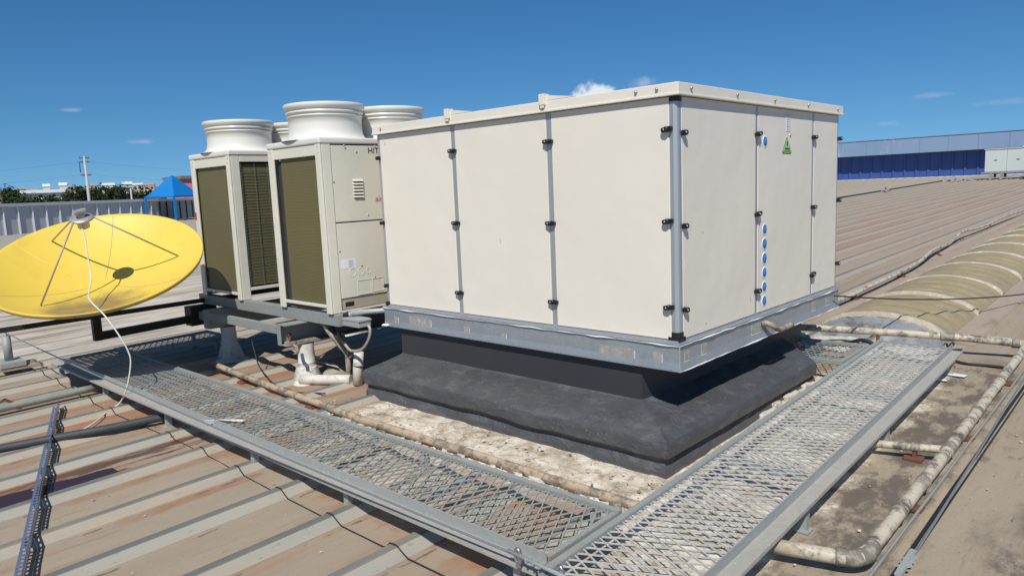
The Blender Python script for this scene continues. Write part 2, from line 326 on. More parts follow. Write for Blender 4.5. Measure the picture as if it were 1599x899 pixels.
# ------------------------------------------------------------------ mesh builder
class MB:
    def __init__(s): s.b = bmesh.new()
    def box(s, lo, hi, bev=0.0, seg=2, rot=None, mi=0):
        lo, hi = V(lo), V(hi); c = (lo + hi) / 2; d = hi - lo
        t = bmesh.new(); bmesh.ops.create_cube(t, size=1.0)
        for v in t.verts: v.co = V((v.co.x * d.x, v.co.y * d.y, v.co.z * d.z))
        if bev: bmesh.ops.bevel(t, geom=t.edges[:], offset=min(bev, min(d) * .45), segments=seg, affect='EDGES', profile=.6)
        mtx = Matrix.Translation(c) @ (rot.to_4x4() if rot else Matrix.Identity(4))
        return s.merge(t, mtx, mi)
    def merge(s, t, mtx=None, mi=0, smooth=False):
        if mtx: bmesh.ops.transform(t, matrix=mtx, verts=t.verts)
        vm = {}
        for v in t.verts: vm[v] = s.b.verts.new(v.co)
        for f in t.faces:
            try:
                g = s.b.faces.new([vm[v] for v in f.verts]); g.material_index = mi; g.smooth = smooth or f.smooth
            except ValueError: pass
        t.free(); return s
    def bar(s, p0, p1, w, h, up=(0, 0, 1), bev=0.0, mi=0):
        """rectangular bar from p0 to p1, w across, h along 'up'"""
        p0, p1 = V(p0), V(p1); d = (p1 - p0); L = d.length; d.normalize()
        x = d.cross(V(up)); x = x.normalized() if x.length > 1e-6 else V((1, 0, 0)); z = x.cross(d)
        m = Matrix((x, d, z)).transposed()
        t = bmesh.new(); bmesh.ops.create_cube(t, size=1.0)
        for v in t.verts: v.co = V((v.co.x * w, v.co.y * L, v.co.z * h))
        if bev: bmesh.ops.bevel(t, geom=t.edges[:], offset=bev, segments=2, affect='EDGES')
        return s.merge(t, Matrix.Translation((p0 + p1) / 2) @ m.to_4x4(), mi)
    def tube(s, pts, r, seg=12, cap=True, mi=0, rfun=None):
        pts = [V(p) for p in pts]; rings = []
        up = None
        for i, p in enumerate(pts):
            d = (pts[min(i + 1, len(pts) - 1)] - pts[max(i - 1, 0)]).normalized()
            if up is None:
                up = V((0, 0, 1)) if abs(d.z) < .9 else V((1, 0, 0))
            a = d.cross(up).normalized(); up = a.cross(d).normalized()
            rr = rfun(i) if rfun else r
            rings.append([s.b.verts.new(p + (a * math.cos(q) + up * math.sin(q)) * rr) for q in [2 * math.pi * k / seg for k in range(seg)]])
        for A, B in zip(rings, rings[1:]):
            for k in range(seg):
                f = s.b.faces.new((A[k], A[(k + 1) % seg], B[(k + 1) % seg], B[k])); f.smooth = True; f.material_index = mi
        if cap:
            s.b.faces.new(rings[0][::-1]).material_index = mi; s.b.faces.new(rings[-1]).material_index = mi
        return s
    def lathe(s, prof, c=(0, 0, 0), seg=48, axis=None, cap0=False, cap1=False, mi=0, smooth=True):
        c = V(c); q = V((0, 0, 1)).rotation_difference(V(axis).normalized()).to_matrix() if axis is not None else Matrix.Identity(3)
        rings = []
        for r, z in prof:
            if r < 1e-5: rings.append([s.b.verts.new(c + q @ V((0, 0, z)))]); continue
            rings.append([s.b.verts.new(c + q @ V((r * math.cos(2 * math.pi * k / seg), r * math.sin(2 * math.pi * k / seg), z))) for k in range(seg)])
        for A, B in zip(rings, rings[1:]):
            for k in range(seg):
                k2 = (k + 1) % seg
                if len(A) == 1 and len(B) == 1: continue
                vs = (A[0], B[k2], B[k]) if len(A) == 1 else (A[k], A[k2], B[0]) if len(B) == 1 else (A[k], A[k2], B[k2], B[k])
                f = s.b.faces.new(vs); f.smooth = smooth; f.material_index = mi
        if cap0 and len(rings[0]) > 1: s.b.faces.new(rings[0][::-1]).material_index = mi
        if cap1 and len(rings[-1]) > 1: s.b.faces.new(rings[-1]).material_index = mi
        return s
    def poly(s, pts, mi=0, smooth=False):
        f = s.b.faces.new([s.b.verts.new(V(p)) for p in pts]); f.material_index = mi; f.smooth = smooth; return s
    def prism(s, pts, off, mi=0):
        """closed polygon extruded by off"""
        off = V(off); a = [s.b.verts.new(V(p)) for p in pts]; b = [s.b.verts.new(V(p) + off) for p in pts]
        n = len(a); s.b.faces.new(a[::-1]).material_index = mi; s.b.faces.new(b).material_index = mi
        for k in range(n): s.b.faces.new((a[k], a[(k + 1) % n], b[(k + 1) % n], b[k])).material_index = mi
        return s
    def grid(s, P, mi=0, smooth=True):
        vs = [[s.b.verts.new(V(p)) for p in row] for row in P]
        for ri, (a, b) in enumerate(zip(vs, vs[1:])):
            for k in range(len(a) - 1):
                f = s.b.faces.new((a[k], a[k + 1], b[k + 1], b[k])); f.smooth = smooth
                f.material_index = mi(k, ri) if callable(mi) else mi
        return s
    def build(s, name, m, parent=None, loc=None, fix=True):
        """link as one mesh object; vertices are in world space, shifted so that the object's origin is at loc (or the parent's)"""
        if fix: bmesh.ops.recalc_face_normals(s.b, faces=s.b.faces[:])
        base = V(loc) if loc is not None else (V(parent['wloc']) if parent else V((0, 0, 0)))
        for v in s.b.verts: v.co -= base
        me = bpy.data.meshes.new(name); s.b.to_mesh(me); s.b.free()
        for q in (m if isinstance(m, (list, tuple)) else [m]): me.materials.append(q)
        o = bpy.data.objects.new(name, me); C.objects.link(o)
        if parent:
            o.parent = parent; o.location = base - V(parent['wloc'])
        else: o.location = base
        o['wloc'] = tuple(base)
        return o
def tag(o, label, cat, group=None):
    o['label'] = label; o['category'] = cat
    if group: o['group'] = group
    return o
def thing(name, label, cat, loc, group=None):
    o = bpy.data.objects.new(name, None); C.objects.link(o); o.empty_display_size = .1
    o.location = loc; o['wloc'] = tuple(V(loc)); return tag(o, label, cat, group)
def struct(o): o['kind'] = 'structure'; return o
def stuff(o): o['kind'] = 'stuff'; return o
def inst(o, parent, dloc):
    """copy of a part (and its sub-parts), sharing the mesh, shifted by dloc"""
    c = o.copy(); C.objects.link(c); c.parent = parent; c.location = o.location + V(dloc)
    for ch in o.children:
        k = ch.copy(); C.objects.link(k); k.parent = c
    return c
def text(name, body, m, parent, origin, right, up, size, proud=.0015):
    cu = bpy.data.curves.new(name, 'FONT'); cu.body = body; cu.size = size; cu.extrude = proud
    t = bpy.data.objects.new(name + '_tmp', cu); C.objects.link(t)
    bpy.context.view_layer.update()
    me = bpy.data.meshes.new_from_object(t.evaluated_get(bpy.context.evaluated_depsgraph_get()))
    bpy.data.objects.remove(t); bpy.data.curves.remove(cu)
    r, u = V(right).normalized(), V(up).normalized(); n = r.cross(u); base = V(parent['wloc'])
    for v in me.vertices: v.co = V(origin) + r * v.co.x + u * v.co.y + n * v.co.z - base
    me.materials.append(m); me.name = name
    o = bpy.data.objects.new(name, me); C.objects.link(o); o.parent = parent; o['wloc'] = tuple(base); return o
def smoothpath(pts, n=8):
    """Catmull-Rom through pts"""
    P = [V(p) for p in pts]; P = [P[0] * 2 - P[1]] + P + [P[-1] * 2 - P[-2]]; out = []
    for i in range(1, len(P) - 2):
        for k in range(n):
            t = k / n; a, b, c, d = P[i - 1:i + 3]
            out.append(.5 * ((2 * b) + (c - a) * t + (2 * a - 5 * b + 4 * c - d) * t * t + (3 * b - a - 3 * c + d) * t ** 3))
    out.append(P[-2]); return out
SL = .02
def zr(y): return -.802 + SL * y      # level of the roof pans
RIBH = .045

# ------------------------------------------------------------------ setting: roof, ground, hills
ribs = [-2.92 + .6 * k for k in range(-108, 6)] + [1.5]
prof = [(-70.0, 0, 0)]
for x in ribs:
    w = 1.0 if x < 1.4 else .32
    prof += [(x - .075 * w - .03, 0, 0), (x - .055 * w, RIBH * w, 1), (x - .004 * w, RIBH * w, 2), (x + .004 * w, (RIBH - .004) * w, 2), (x + .075 * w, .004, 1), (x + .080 * w, -.004, 1), (x + .088 * w, 0, 0)]
    if x + .3 < .4: prof += [(x + .20, .001, 0), (x + .30, .003, 0), (x + .40, .001, 0)]
prof += [(2.05, 0, 0), (2.06, .006, 0), (2.08, 0, 0), (2.45, 0, 0), (2.46, .006, 0), (2.48, 0, 0), (3.2, 0, 0), (3.21, .03, 0), (3.26, .03, 0), (3.28, 0, 0), (14, 0, 0)]
ys = [-9 + .35 * i for i in range(20)] + [-2.0 + .06 * i for i in range(42)] + [.6 + .35 * i for i in range(31)] + [11.5 + 2.2 * i for i in range(26)]
rows = []
for y in ys:
    row = []
    for x, h, k in prof:
        wv = noise.noise(V((x * 1.1, y * .45, 3.0))) * .007 + noise.noise(V((x * .2, y * .12, 9.0))) * .012 if y < 11 and x > -14 else 0
        if -2.75 < x < .6 and -.98 + .06 * noise.noise(V((x * 4, 2, 0))) < y < 3.2:   # buried under the thick white coating
            h = h * .12 + .008 + .012 * noise.noise(V((x * 9, y * 9, 4)))
        row.append((x, y, zr(y) + h + wv * (1 if h < .02 else .4)))
    rows.append(row)
kinds = [prof[i][2] for i in range(len(prof))]
def rib_mi(k, r=0):                       # face between profile points k and k+1
    a, b = kinds[k], kinds[k + 1]
    if -2.75 < prof[k][0] < .6 and -1.0 < ys[r] < 3.2: return 0
    if prof[k][1] > .015 and prof[k + 1][1] > .015: return 2
    if prof[k][1] > .015 or prof[k + 1][1] > .015: return 1
    return 0
mb = MB(); mb.grid(rows, rib_mi, smooth=False)
struct(mb.build('roof', [M['roof_pan'], M['roof_side'], M['roof_top']]))
mb = MB(); mb.poly([(-4000, -4000, -9), (4000, -4000, -9), (4000, 4000, -9), (-4000, 4000, -9)])
struct(mb.build('ground', M['hill']))
# long low hill on the horizon to the left
mb = MB(); rows = []
for i in range(61):
    a = math.radians(100 + i * 1.6); row = []
    for j, r in enumerate((330, 420, 500, 560, 620, 680, 760)):
        h = (-9, -4, 2, 7, 12, 15, 16)[j] + (noise.noise(V((a * 9, j * .6, 0))) * 3.0 if j else 0)
        row.append((CAM.x + math.cos(a) * r, CAM.y + math.sin(a) * r, h))
    rows.append(row)
mb.grid(rows); struct(mb.build('hills', M['hill']))
# water lying in a pan
mb = MB(); pts = []
N = 40
for i in range(N + 1):
    y = -4.6 + 2.05 * i / N
    t = i / N
    pts.append((-3.03 - .015 * noise.noise(V((y * 3, 0, 0))) - max(0, t - .8) * .3, y, zr(y) + .010))
back = []
for i in range(N, -1, -1):
    y = -4.6 + 2.05 * i / N; t = i / N
    back.append((-3.30 + .05 * noise.noise(V((y * 4, 5, 0))) + max(0, t - .7) * .35, y, zr(y) + .010))
mb.poly(pts + back); struct(mb.build('water', M['water']))

# ------------------------------------------------------------------ roof kerb under the air handler
curb = thing('roof_curb', 'black bitumen coated curb under the large cream air handler', 'curb', (-1.5, 1.2, zr(1.2)))
NX0, NX1, NY0, NY1 = -2.99, -.296, 0.0, 2.86
mb = MB()
for lo, hi in (((NX0, NY0, -.5), (NX1, NY0 + .03, -.205)), ((NX1 - .03, NY0 + .031, -.8), (NX1, NY1, -.205)), ((NX0, NY0 + .031, -.8), (NX0 + .03, NY1, -.205)), ((NX0 + .031, NY1 - .03, -.8), (NX1 - .031, NY1, -.205))):
    mb.box(lo, hi)
mb.build('neck', M['neck'], curb)
# skirt swept along left, front and right sides
OX0, OX1, OY0 = -3.06, .155, -.425
prof_s = [(-.01, -.455), (0.03, -.470), (.25, -.492), (.55, -.520), (.955, -.553), (.985, -.560), (1.0, -.576), (1.005, -.62), (.985, -.668), (.92, -.690), (.885, -.705), (.90, -.725), (.945, -.755), (.955, -.775), (.95, -.84)]
prof_old = [(-.01, -.455), (0.03, -.470), (.25, -.497), (.55, -.522), (.85, -.545), (.96, -.556), (1.0, -.578), (.985, -.615), (.93, -.655), (.89, -.675), (.905, -.70), (.95, -.735), (.965, -.765), (.95, -.83)]
path = []
for t in [i / 14 for i in range(15)]: path.append((NX0, 2.86 - t * 2.86, OX0, 2.86 - t * (2.86 - OY0)))
for t in [i / 60 for i in range(1, 61)]: path.append((NX0 + t * (NX1 - NX0), 0, OX0 + t * (OX1 - OX0), OY0))
for t in [i / 44 for i in range(1, 45)]: path.append((NX1, t * 2.42, OX1, OY0 + t * (2.06 - OY0)))
rows = []
for i, (ix, iy, ox, oy) in enumerate(path):
    row = []
    for j, (f, z) in enumerate(prof_s):
        x = ix + (ox - ix) * f; y = iy + (oy - iy) * f
        q = V((x * 2.3, y * 2.3, z * 4)); a = .014 if 1 < j < 14 else .004
        nz = noise.noise(q) * a * 1.25 + noise.noise(q * 3.1) * a * .5 + max(0, noise.noise(V((x * 4.5 + y * 4.5, z * 1.5, 3)))) * a * .8
        corner = i in (14, 74)
        row.append((x + nz, y + noise.noise(q + V((9, 0, 0))) * a, z + nz * .8 + (0.006 if corner else 0) + SL * max(0, y) * (1 if j > 9 else .3)))
    rows.append(row)
mb = MB(); mb.grid(rows)
mb.poly([rows[-1][j] for j in range(len(prof_s))] + [(NX1, 2.42, -.83)])
sko = mb.build('skirt', M['bitumen'], curb, fix=True)
for f in sko.data.polygons: f.use_smooth = True
sko.data.set_sharp_from_angle(angle=math.radians(28))
# torn white coating showing at the kerb foot
mb = MB()
for i in range(9):
    y = .95 + i * .12; h = .05 + .05 * random.random()
    mb.box((.10, y, -.81), (.165, y + .13, -.80 + h + i * .004), .012)
mb.build('exposed_coating', M['membrane'], curb)

# ------------------------------------------------------------------ air handling unit
LX, WY, HZ = -3.16, 2.915, 1.6
ahu = thing('air_handler', 'large cream panelled air handler on a black curb, the biggest box on the roof', 'air handler', (-1.58, 1.45, -.2))
lp = [LX, -2.122, -1.07, 0.0]; rp = [0.0, 1.1727, 2.30, WY]
PW = .024
def panel(lo, hi, nm='panel'):
    return MB().box(lo, hi, .006, 2).build(nm, M['cream'], ahu)
for a, b, e0, e1 in ((lp[0], lp[1], .03, PW), (lp[1], lp[2], PW, PW), (lp[2], lp[3], PW, .052)):
    panel((a + e0, -.006, .004), (b - e1, .03, HZ))
mid = None
for i, (a, b, e0, e1) in enumerate(((rp[0], rp[1], .052, .020), (rp[1], rp[2], .020, .020), (rp[2], rp[3], .020, .02))):
    p = panel((-.03, a + e0, .004), (.006, b - e1, HZ))
    if i == 1: mid = p
panel((LX, .06, .004), (LX + .03, WY - .06, HZ)); panel((LX + .06, WY - .03, .004), (-.06, WY, HZ))
mb = MB().box((LX + .04, .04, .0), (-.04, WY - .04, HZ - .01)); mb.build('inner_casing', M['gap'], ahu)
for x in lp[1:3]: MB().box((x - PW + .003, -.003, -.005), (x + PW - .003, .028, HZ)).build('post', M['alu'], ahu)
MB().box((LX - .004, -.003, -.005), (LX + .027, .028, HZ)).build('post', M['alu'], ahu)
for y in rp[1:3]: MB().box((-.028, y - .017, -.005), (.003, y + .017, HZ)).build('post', M['alu'], ahu)
MB().box((-.028, WY - .017, -.005), (.003, WY + .004, HZ)).build('post', M['alu'], ahu)
# corner post, chamfered
mb = MB(); pr = [(-.049, -.004), (-.022, -.006), (.000, .006), (.005, .020), (.004, .049), (-.03, .049), (-.049, .03)]
mb.prism([(x, y, .03) for x, y in pr], (0, 0, HZ - .055)); mb.build('corner_post', M['alu'], ahu)
for z0, z1 in ((-.008, .055), (HZ - .03, HZ + .001)):
    mb = MB().prism([(x * 1.12 + .003, y * 1.12 - .002, z0) for x, y in pr], (0, 0, z1 - z0))
    if z0 < 0: mb.box((-.075, -.014, -.012), (.012, .075, .022), .004)
    mb.build('corner_cap', M['black'], ahu)
MB().box((LX - .02, -.02, -.03), (LX + .03, .03, .03), .004).build('corner_cap', M['black'], ahu)
# roof cap with down-turned lip
mb = MB(); o = .035
mb.box((LX - o, -o, HZ + .012), (o, WY + o, HZ + .085), .006)
mb.box((LX - o - .004, -o - .006, HZ + .004), (o + .006, WY + o + .006, HZ + .018), .003)
cap = mb.build('roof_cap', M['cream'], ahu)
MB().box((LX + .01, .002, HZ - .0), (-.002, WY - .01, HZ + .006)).build('cap_gasket', M['gap'], ahu)
for x in (-2.13, -1.085):
    mb = MB()
    mb.box((x - .03, -o - .022, HZ + .055), (x + .022, -o + .04, HZ + .135), .004)
    mb.box((x - .02, -o - .018, HZ + .035), (x + .012, -o - .0065, HZ + .055))
    mb.prism([(x + .022, -o + .0, HZ + .086), (x + .022, -o + .0, HZ + .125), (x + .30, -o + .0, HZ + .086)], (0, .05, 0))
    mb.build('cap_clip', M['cream'], ahu)
# cap screws
first = None
sc = [('x', q) for q in (-3.06, -.28, -.12)] + [('y', q) for q in (.12, .78, 1.42, 2.1, 2.8)]
for ax, q in sc:
    loc = (q, -o - .006, HZ + .052) if ax == 'x' else (o + .006, q, HZ + .052)
    if first is None or ax != first['ax']:
        axis = (0, -1, 0) if ax == 'x' else (1, 0, 0)
        first = MB().lathe([(.011, -.004), (.011, .003), (.006, .008), (0, .009)], loc, 12, axis).build('screw', M['steel'], ahu, loc=loc); first['ax'] = ax; src = V(loc)
    else: inst(first, ahu, V(loc) - src)
# latches: black bar with a round grey pivot
def latch(loc, along, out, L=.088, rot=0.0):
    along, out = V(along), V(out); loc = V(loc); mb = MB()
    d = along * math.cos(rot) + V((0, 0, 1)) * math.sin(rot)
    mb.bar(loc - d * L / 2 + out * .024, loc + d * L / 2 + out * .024, .020, .030, (0, 0, 1), .005)
    mb.bar(loc - d * L / 2 + out * .012, loc - d * (L / 2 - .02) + out * .012, .022, .026, (0, 0, 1), .003)
    mb.bar(loc + d * (L / 2 - .02) + out * .012, loc + d * L / 2 + out * .012, .022, .026, (0, 0, 1), .003)
    mb.lathe([(.018, .0), (.018, .036), (.014, .040), (0, .040)], loc, 16, out)
    k = mb.build('latch', M['black'], ahu, loc=loc)
    MB().lathe([(.0065, .039), (.0065, .043), (0, .044)], loc - d * .012, 12, out).build('pivot', M['steel'], k, loc=loc)
    return k
zl = (1.39, .785, .185)
base_l = latch((lp[2], -.004, zl[0]), (1, 0, 0), (0, -1, 0)); src = V((lp[2], -.004, zl[0]))
for x in (lp[2], lp[1]):
    for z in zl:
        if x == lp[2] and z == zl[0]: continue
        inst(base_l, ahu, V((x, -.004, z)) - src)
e = latch((LX + .01, -.004, zl[0]), (1, 0, 0), (0, -1, 0), .05)
for z in zl[1:]: inst(e, ahu, (0, 0, z - zl[0]))
e = latch((-.062, -.004, zl[0] + .005), (1, 0, 0), (0, -1, 0), .075, math.radians(8))
for z in (.80, .225): inst(e, ahu, (0, 0, z - zl[0] - .005))
e = latch((.004, .062, 1.37), (0, 1, 0), (1, 0, 0), .05)
for z in (.765, .205): inst(e, ahu, (0, 0, z - 1.37))
for y in rp[1:3]:
    for z in zl: latch((.004, y, z), (0, 1, 0), (1, 0, 0), .085, math.radians(random.choice((2, 10, 16))))
e = latch((.004, WY + .004, zl[0]), (0, 1, 0), (1, 0, 0), .05)
for z in (.82, .22): inst(e, ahu, (0, 0, z - zl[0]))
# blue plugged ports on the middle right panel
for i, z in enumerate((1.335, .655, .540, .425, .312, .198, .085)):
    r = .036 + (.004 if i in (2, 3) else 0); c = (.006, 1.318, z)
    k = MB().lathe([(r + .010, -.001), (r + .009, .0025), (r + .001, .003), (r, -.001)], c, 28, (1, 0, 0)).build('port_ring', M['white_plastic'], ahu, loc=c)
    MB().lathe([(r, .002), (r * .96, .0015), (r * .80, .006), (r * .35, .011), (0, .012)], c, 28, (1, 0, 0)).build('blue_plug', M['blue_plug'], k, loc=c)
# label strip and triangle
st = MB().box((.0065, 1.715, 1.425), (.0085, 1.80, 1.575)).build('label_strip', M['label'], ahu)
mb = MB()
for i in range(7): mb.box((.0086, 1.725, 1.44 + i * .019), (.0094, 1.725 + .03 + .035 * random.random(), 1.445 + i * .019))
mb.build('print_line', M['inkgrey'], st)
MB().lathe([(.010, 0), (.008, .006), (0, .007)], (.0065, 1.80, 1.395), 12, (1, 0, 0)).build('screw', M['steel'], ahu)
def tri(x, cy, zb, zt, w, m, par, nm):
    return MB().prism([(x, cy - w, zb + .012), (x, cy - w + .012, zb), (x, cy + w - .012, zb), (x, cy + w, zb + .012), (x, cy + .008, zt), (x, cy - .008, zt)], (.0015, 0, 0)).build(nm, m, par)
tg = tri(.0065, 1.735, 1.245, 1.375, .092, M['green_dark'], ahu, 'warning_triangle')
tri(.0085, 1.735, 1.252, 1.366, .080, M['green'], tg, 'triangle_face')
mb = MB(); mb.box((.0105, 1.725, 1.31), (.0112, 1.745, 1.345)); mb.box((.0105, 1.69, 1.278), (.0112, 1.78, 1.292)); mb.box((.0105, 1.675, 1.262), (.0112, 1.795, 1.268))
mb.build('triangle_print', M['green_dark'], tg)
# small marks on panels
mb = MB(); mb.box((-1.62, -.0075, .62), (-1.616, -.0062, .66)); mb.box((-3.05, -.0075, 1.50), (-3.046, -.0062, 1.53)); mb.box((.0062, .32, .70), (.0075, .326, .708)); mb.box((.0062, 1.07, .12), (.0075, 1.074, .15)); mb.box((.0062, .36, .055), (.0075, .368, .065))
mb.build('scratch', M['joint'], ahu)
# base channel: web, top ledge, flanges
cx0, cx1, cy0, cy1 = LX - .03, .035, -.05, WY + .045
mb = MB()
zt, zb = -.032, -.205
mb.box((cx0, cy0, zt), (cx1, cy1, -.010), .003)
mb.box((cx0 + .012, cy0 + .010, zb + .012), (cx1 - .012, cy1 - .010, zt - .0005))
mb.box((cx0 + .002, cy0 + .002, zb), (cx1 - .002, cy1 - .002, zb + .012), .003)
for i, y in enumerate((cy0,)):
    mb.prism([(cx0 + .012, cy0 + .0095, zb + .012), (cx0 + .012, cy0 + .002, zb + .012), (cx0 + .012, cy0 + .0095, zb + .06)], (cx1 - cx0 - .024, 0, 0))
mb.prism([(cx1 - .0115, cy0 + .01, zb + .012), (cx1 - .002, cy0 + .01, zb + .012), (cx1 - .0115, cy0 + .01, zb + .07)], (0, cy1 - cy0 - .02, 0))
base = mb.build('base_channel', M['chan'], ahu)
MB().box((cx0 + .025, cy0 + .03, -.0095), (cx1 - .03, cy1 - .03, -.0005)).build('base_ledge', M['alu'], ahu)
# wavy sealant bead
mb = MB()
def bead(p0, p1, n, nrm, r=.0055):
    p0, p1 = V(p0), V(p1); pts = []
    for i in range(n + 1):
        q = p0.lerp(p1, i / n); pts.append(q + V((0, 0, noise.noise(q * 9) * .006)) + V(nrm) * noise.noise(q * 13) * .003)
    mb.tube(pts, r, 6, True, 0, lambda i: r * max(.12, .35 + 1.6 * noise.noise(pts[i] * 4 + V((3, 1, 0)))) + .0005)
bead((cx0, cy0 - .001, zt + .004), (cx1, cy0 - .001, zt + .004), 90, (0, -1, 0))
bead((cx1 + .001, cy0, zt + .004), (cx1 + .001, cy1, zt + .004), 80, (1, 0, 0))
bead((cx1 - .004, cy0 + .004, zb + .01), (cx1 - .004, cy0 + .004, zt), 10, (1, 0, 0), .006)
bead((cx1 + .0, cy0, zb + .003), (cx1 + .0, cy1, zb + .003), 80, (1, 0, 0), .006)
for q in ((cx0 + .02, cy0 + .0, zb + .01), (cx0 + .05, cy0 - .002, zb + .012)): mb.lathe([(0, -.012), (.03, -.006), (.036, 0), (.02, .01), (0, .012)], q, 10)
mb.build('sealant', M['seal'], ahu)
for x, w, h in ((-3.03, .06, .075), (-2.80, .30, .095), (-2.06, .06, .075), (-1.62, .055, .07), (-.63, .30, .085), (-.18, .07, .09)):
    k = MB().box((x, cy0 + .0075, zb + .03), (x + w, cy0 + .0098, zb + .03 + h)).build('patch', M['patch'], base)
    MB().box((x + w + .002, cy0 + .008, zb + .015), (x + w + .006, cy0 + .0099, zb + .02 + h)).build('sealant', M['seal'], k)
for y, w, h in ((.03, .06, .06), (.26, .07, .07), (1.05, .16, .08), (2.28, .08, .075), (2.62, .08, .075)):
    k = MB().box((cx1 - .0118, y, zb + .065), (cx1 - .0075, y + w, zb + .065 + h)).build('patch', M['patch'], base)
    MB().box((cx1 - .0118, y - .002, zb + .057), (cx1 - .0077, y + w, zb + .062)).build('sealant', M['seal'], k)
# drain stub on the right channel
pts = smoothpath([(.02, 1.24, -.085), (.06, 1.26, -.085), (.085, 1.32, -.115), (.085, 1.42, -.155), (.08, 1.52, -.165), (.075, 1.70, -.165)], 6)
MB().tube(pts, .022, 14).build('drain_stub', M['pvc_tan'], ahu)

# ------------------------------------------------------------------ condensing units
GU = 'twin fan condensing units beside the air handler'
def condenser(label, x0, x1, y0, y1, zb, zt, front):
    """front = +1: service panels face +x; -1: they face -x and the coil faces +x"""
    u = thing('condensing_unit', label, 'condensing unit', ((x0 + x1) / 2, (y0 + y1) / 2, zb), GU)
    w = .10
    for cx, cy in ((x0, y0), (x1, y0), (x0, y1), (x1, y1)):
        sx = 1 if cx == x0 else -1; sy = 1 if cy == y0 else -1
        pw = .085 if cx == x1 else .105
        mb = MB()
        mb.box((min(cx, cx + sx * pw), min(cy, cy + sy * .02), zb), (max(cx, cx + sx * pw), max(cy, cy + sy * .02), zt - .06), .008)
        mb.box((min(cx, cx + sx * .02), min(cy + sy * .0205, cy + sy * .12), zb), (max(cx, cx + sx * .02), max(cy + sy * .0205, cy + sy * .12), zt - .06), .008)
        mb.build('corner_post', M['cream_unit'], u)
    # top cover with one collar per fan
    t = .062
    top = MB().box((x0 - .008, y0 - .008, zt - t), (x1 + .008, y1 + .008, zt), .022, 4).build('top_cover', M['abs'], u)
    for yc in (y0 + .41, y0 + 1.20):
        xc = (x0 + x1) / 2; c = (xc - .02, yc, zt)
        prof = [(.445, -.002), (.425, .006), (.397, .018), (.380, .036), (.369, .064), (.363, .10), (.360, .15), (.361, .222), (.371, .226), (.374, .236), (.364, .242), (.368, .256), (.380, .262), (.382, .276), (.370, .283), (.378, .297), (.396, .315), (.400, .343), (.394, .352), (.380, .352), (.36, .33), (.345, .25), (.34, .10), (.36, .02)]
        f = MB().lathe(prof, c, 72).build('fan_shroud', M['abs'], u, loc=c)
        MB().lathe([(.352, .03), (.352, .034), (0, .034)], c, 40).build('fan_guard', M['gap'], f, loc=c)
        mb = MB(); mb.box((c[0] - .402, c[1] - .06, zt + .296), (c[0] - .385, c[1] + .10, zt + .335), .006); mb.build('rim_tab', M['abs'], f, loc=c)
    # header and sill on the narrow face
    for yy, s_ in ((y0, 1), (y1, -1)):
        a, b = sorted((yy + s_ * .006, yy + s_ * .03))
        MB().box((x0 + .106, a, zt - .165), (x1 - .086, b, zt - t - .001), .004).build('header_panel', M['cream_unit'], u)
        MB().box((x0 + .106, a, zb + .055), (x1 - .086, b, zb + .085), .004).build('sill', M['cream_unit'], u)
        a, b = sorted((yy + s_ * .035, yy + s_ * .075))
        k = MB().box((x0 + (.106 if yy == y0 and front < 0 else .19), a, zb + .086), (x1 - .09, b, zt - .166)).build('coil', M['coil'], u)
        if front > 0 and yy == y0:
            MB().box((x0 + .11, a + .01, zb + .086), (x0 + .19, b - .005, zt - .2)).build('baffle', M['neck'], u)
    MB().box((x0 + .1, y0 + .12, zb + .06), (x1 - .1, y1 - .12, zt - .07)).build('inner_casing', M['gap'], u)
    xf, xbk = (x1, x0) if front > 0 else (x0, x1)
    s_ = 1 if front > 0 else -1
    # service side: upper and lower panel over a base rail
    def fx(a, b): return sorted((xf + s_ * a, xf + s_ * b))
    zs = zb + .86 * (zt - zb) / 1.66
    a, b = fx(-.02, -.004)
    up = MB().box((a, y0 + .125, zs + .006), (b, y1 - .125, zt - t - .012), .005).build('service_panel', M['cream_unit'], u)
    lo = MB().box((a, y0 + .125, zb + .135), (b, y1 - .125, zs - .006), .005).build('service_panel', M['cream_unit'], u)
    a, b = fx(-.03, -.014)
    MB().box((a, y0 + .121, zb + .025), (b, y1 - .121, zb + .134), .003).build('base_rail', M['cream_base'], u)
    a, b = fx(-.02, .0)
    MB().box((a, y0 + .122, zb - .002), (b, y1 - .122, zb + .018), .003).build('bottom_lip', M['cream_unit'], u)
    if front > 0:
        mb = MB(); mb.box((x1 - .0135, y0 + .17, zb + .05), (x1 - .0125, y0 + .27, zb + .095), .0); mb.build('hand_slot', M['gap'], u)
        mb = MB()
        for k in range(6):
            z = 1.035 + k * .031
            mb.prism([(x1 - .005, -.085, z), (x1 + .012, -.085, z), (x1 - .005, -.085, z + .022)], (0, .115, 0))
        mb.build('louvre', M['cream_unit'], up)
        MB().box((x1 - .0045, -.08, 1.02), (x1 - .0035, .025, 1.21)).build('louvre_gap', M['joint'], up)
        text('lettering', 'HITACHI', M['ink'], up, (x1 - .0035, .115, 1.455), (0, 1, 0), (0, 0, 1), .085)
        text('lettering', 'air', M['red'], up, (x1 - .0035, .17, .985), (0, 1, 0), (0, 0, 1), .085)
        # knock-outs
        mb = MB()
        for yc, r in ((-.16, .038), (-.06, .036), (.03, .026)):
            mb.lathe([(r + .004, 0), (r + .003, .003), (r, .003), (r - .002, 0)], (x1 - .0045, yc, .29 + .02), 24, (1, 0, 0))
        for ya, yb, za, zz in ((-.11, .05, .085, .225), (.07, .20, .095, .225)):
            for p, q in (((ya, za), (yb, za)), ((yb, za), (yb, zz)), ((yb, zz), (ya, zz)), ((ya, zz), (ya, za))):
                mb.bar((x1 - .003, p[0], p[1]), (x1 - .003, q[0], q[1]), .005, .005)
        mb.build('knock_out', M['cream_unit'], lo)
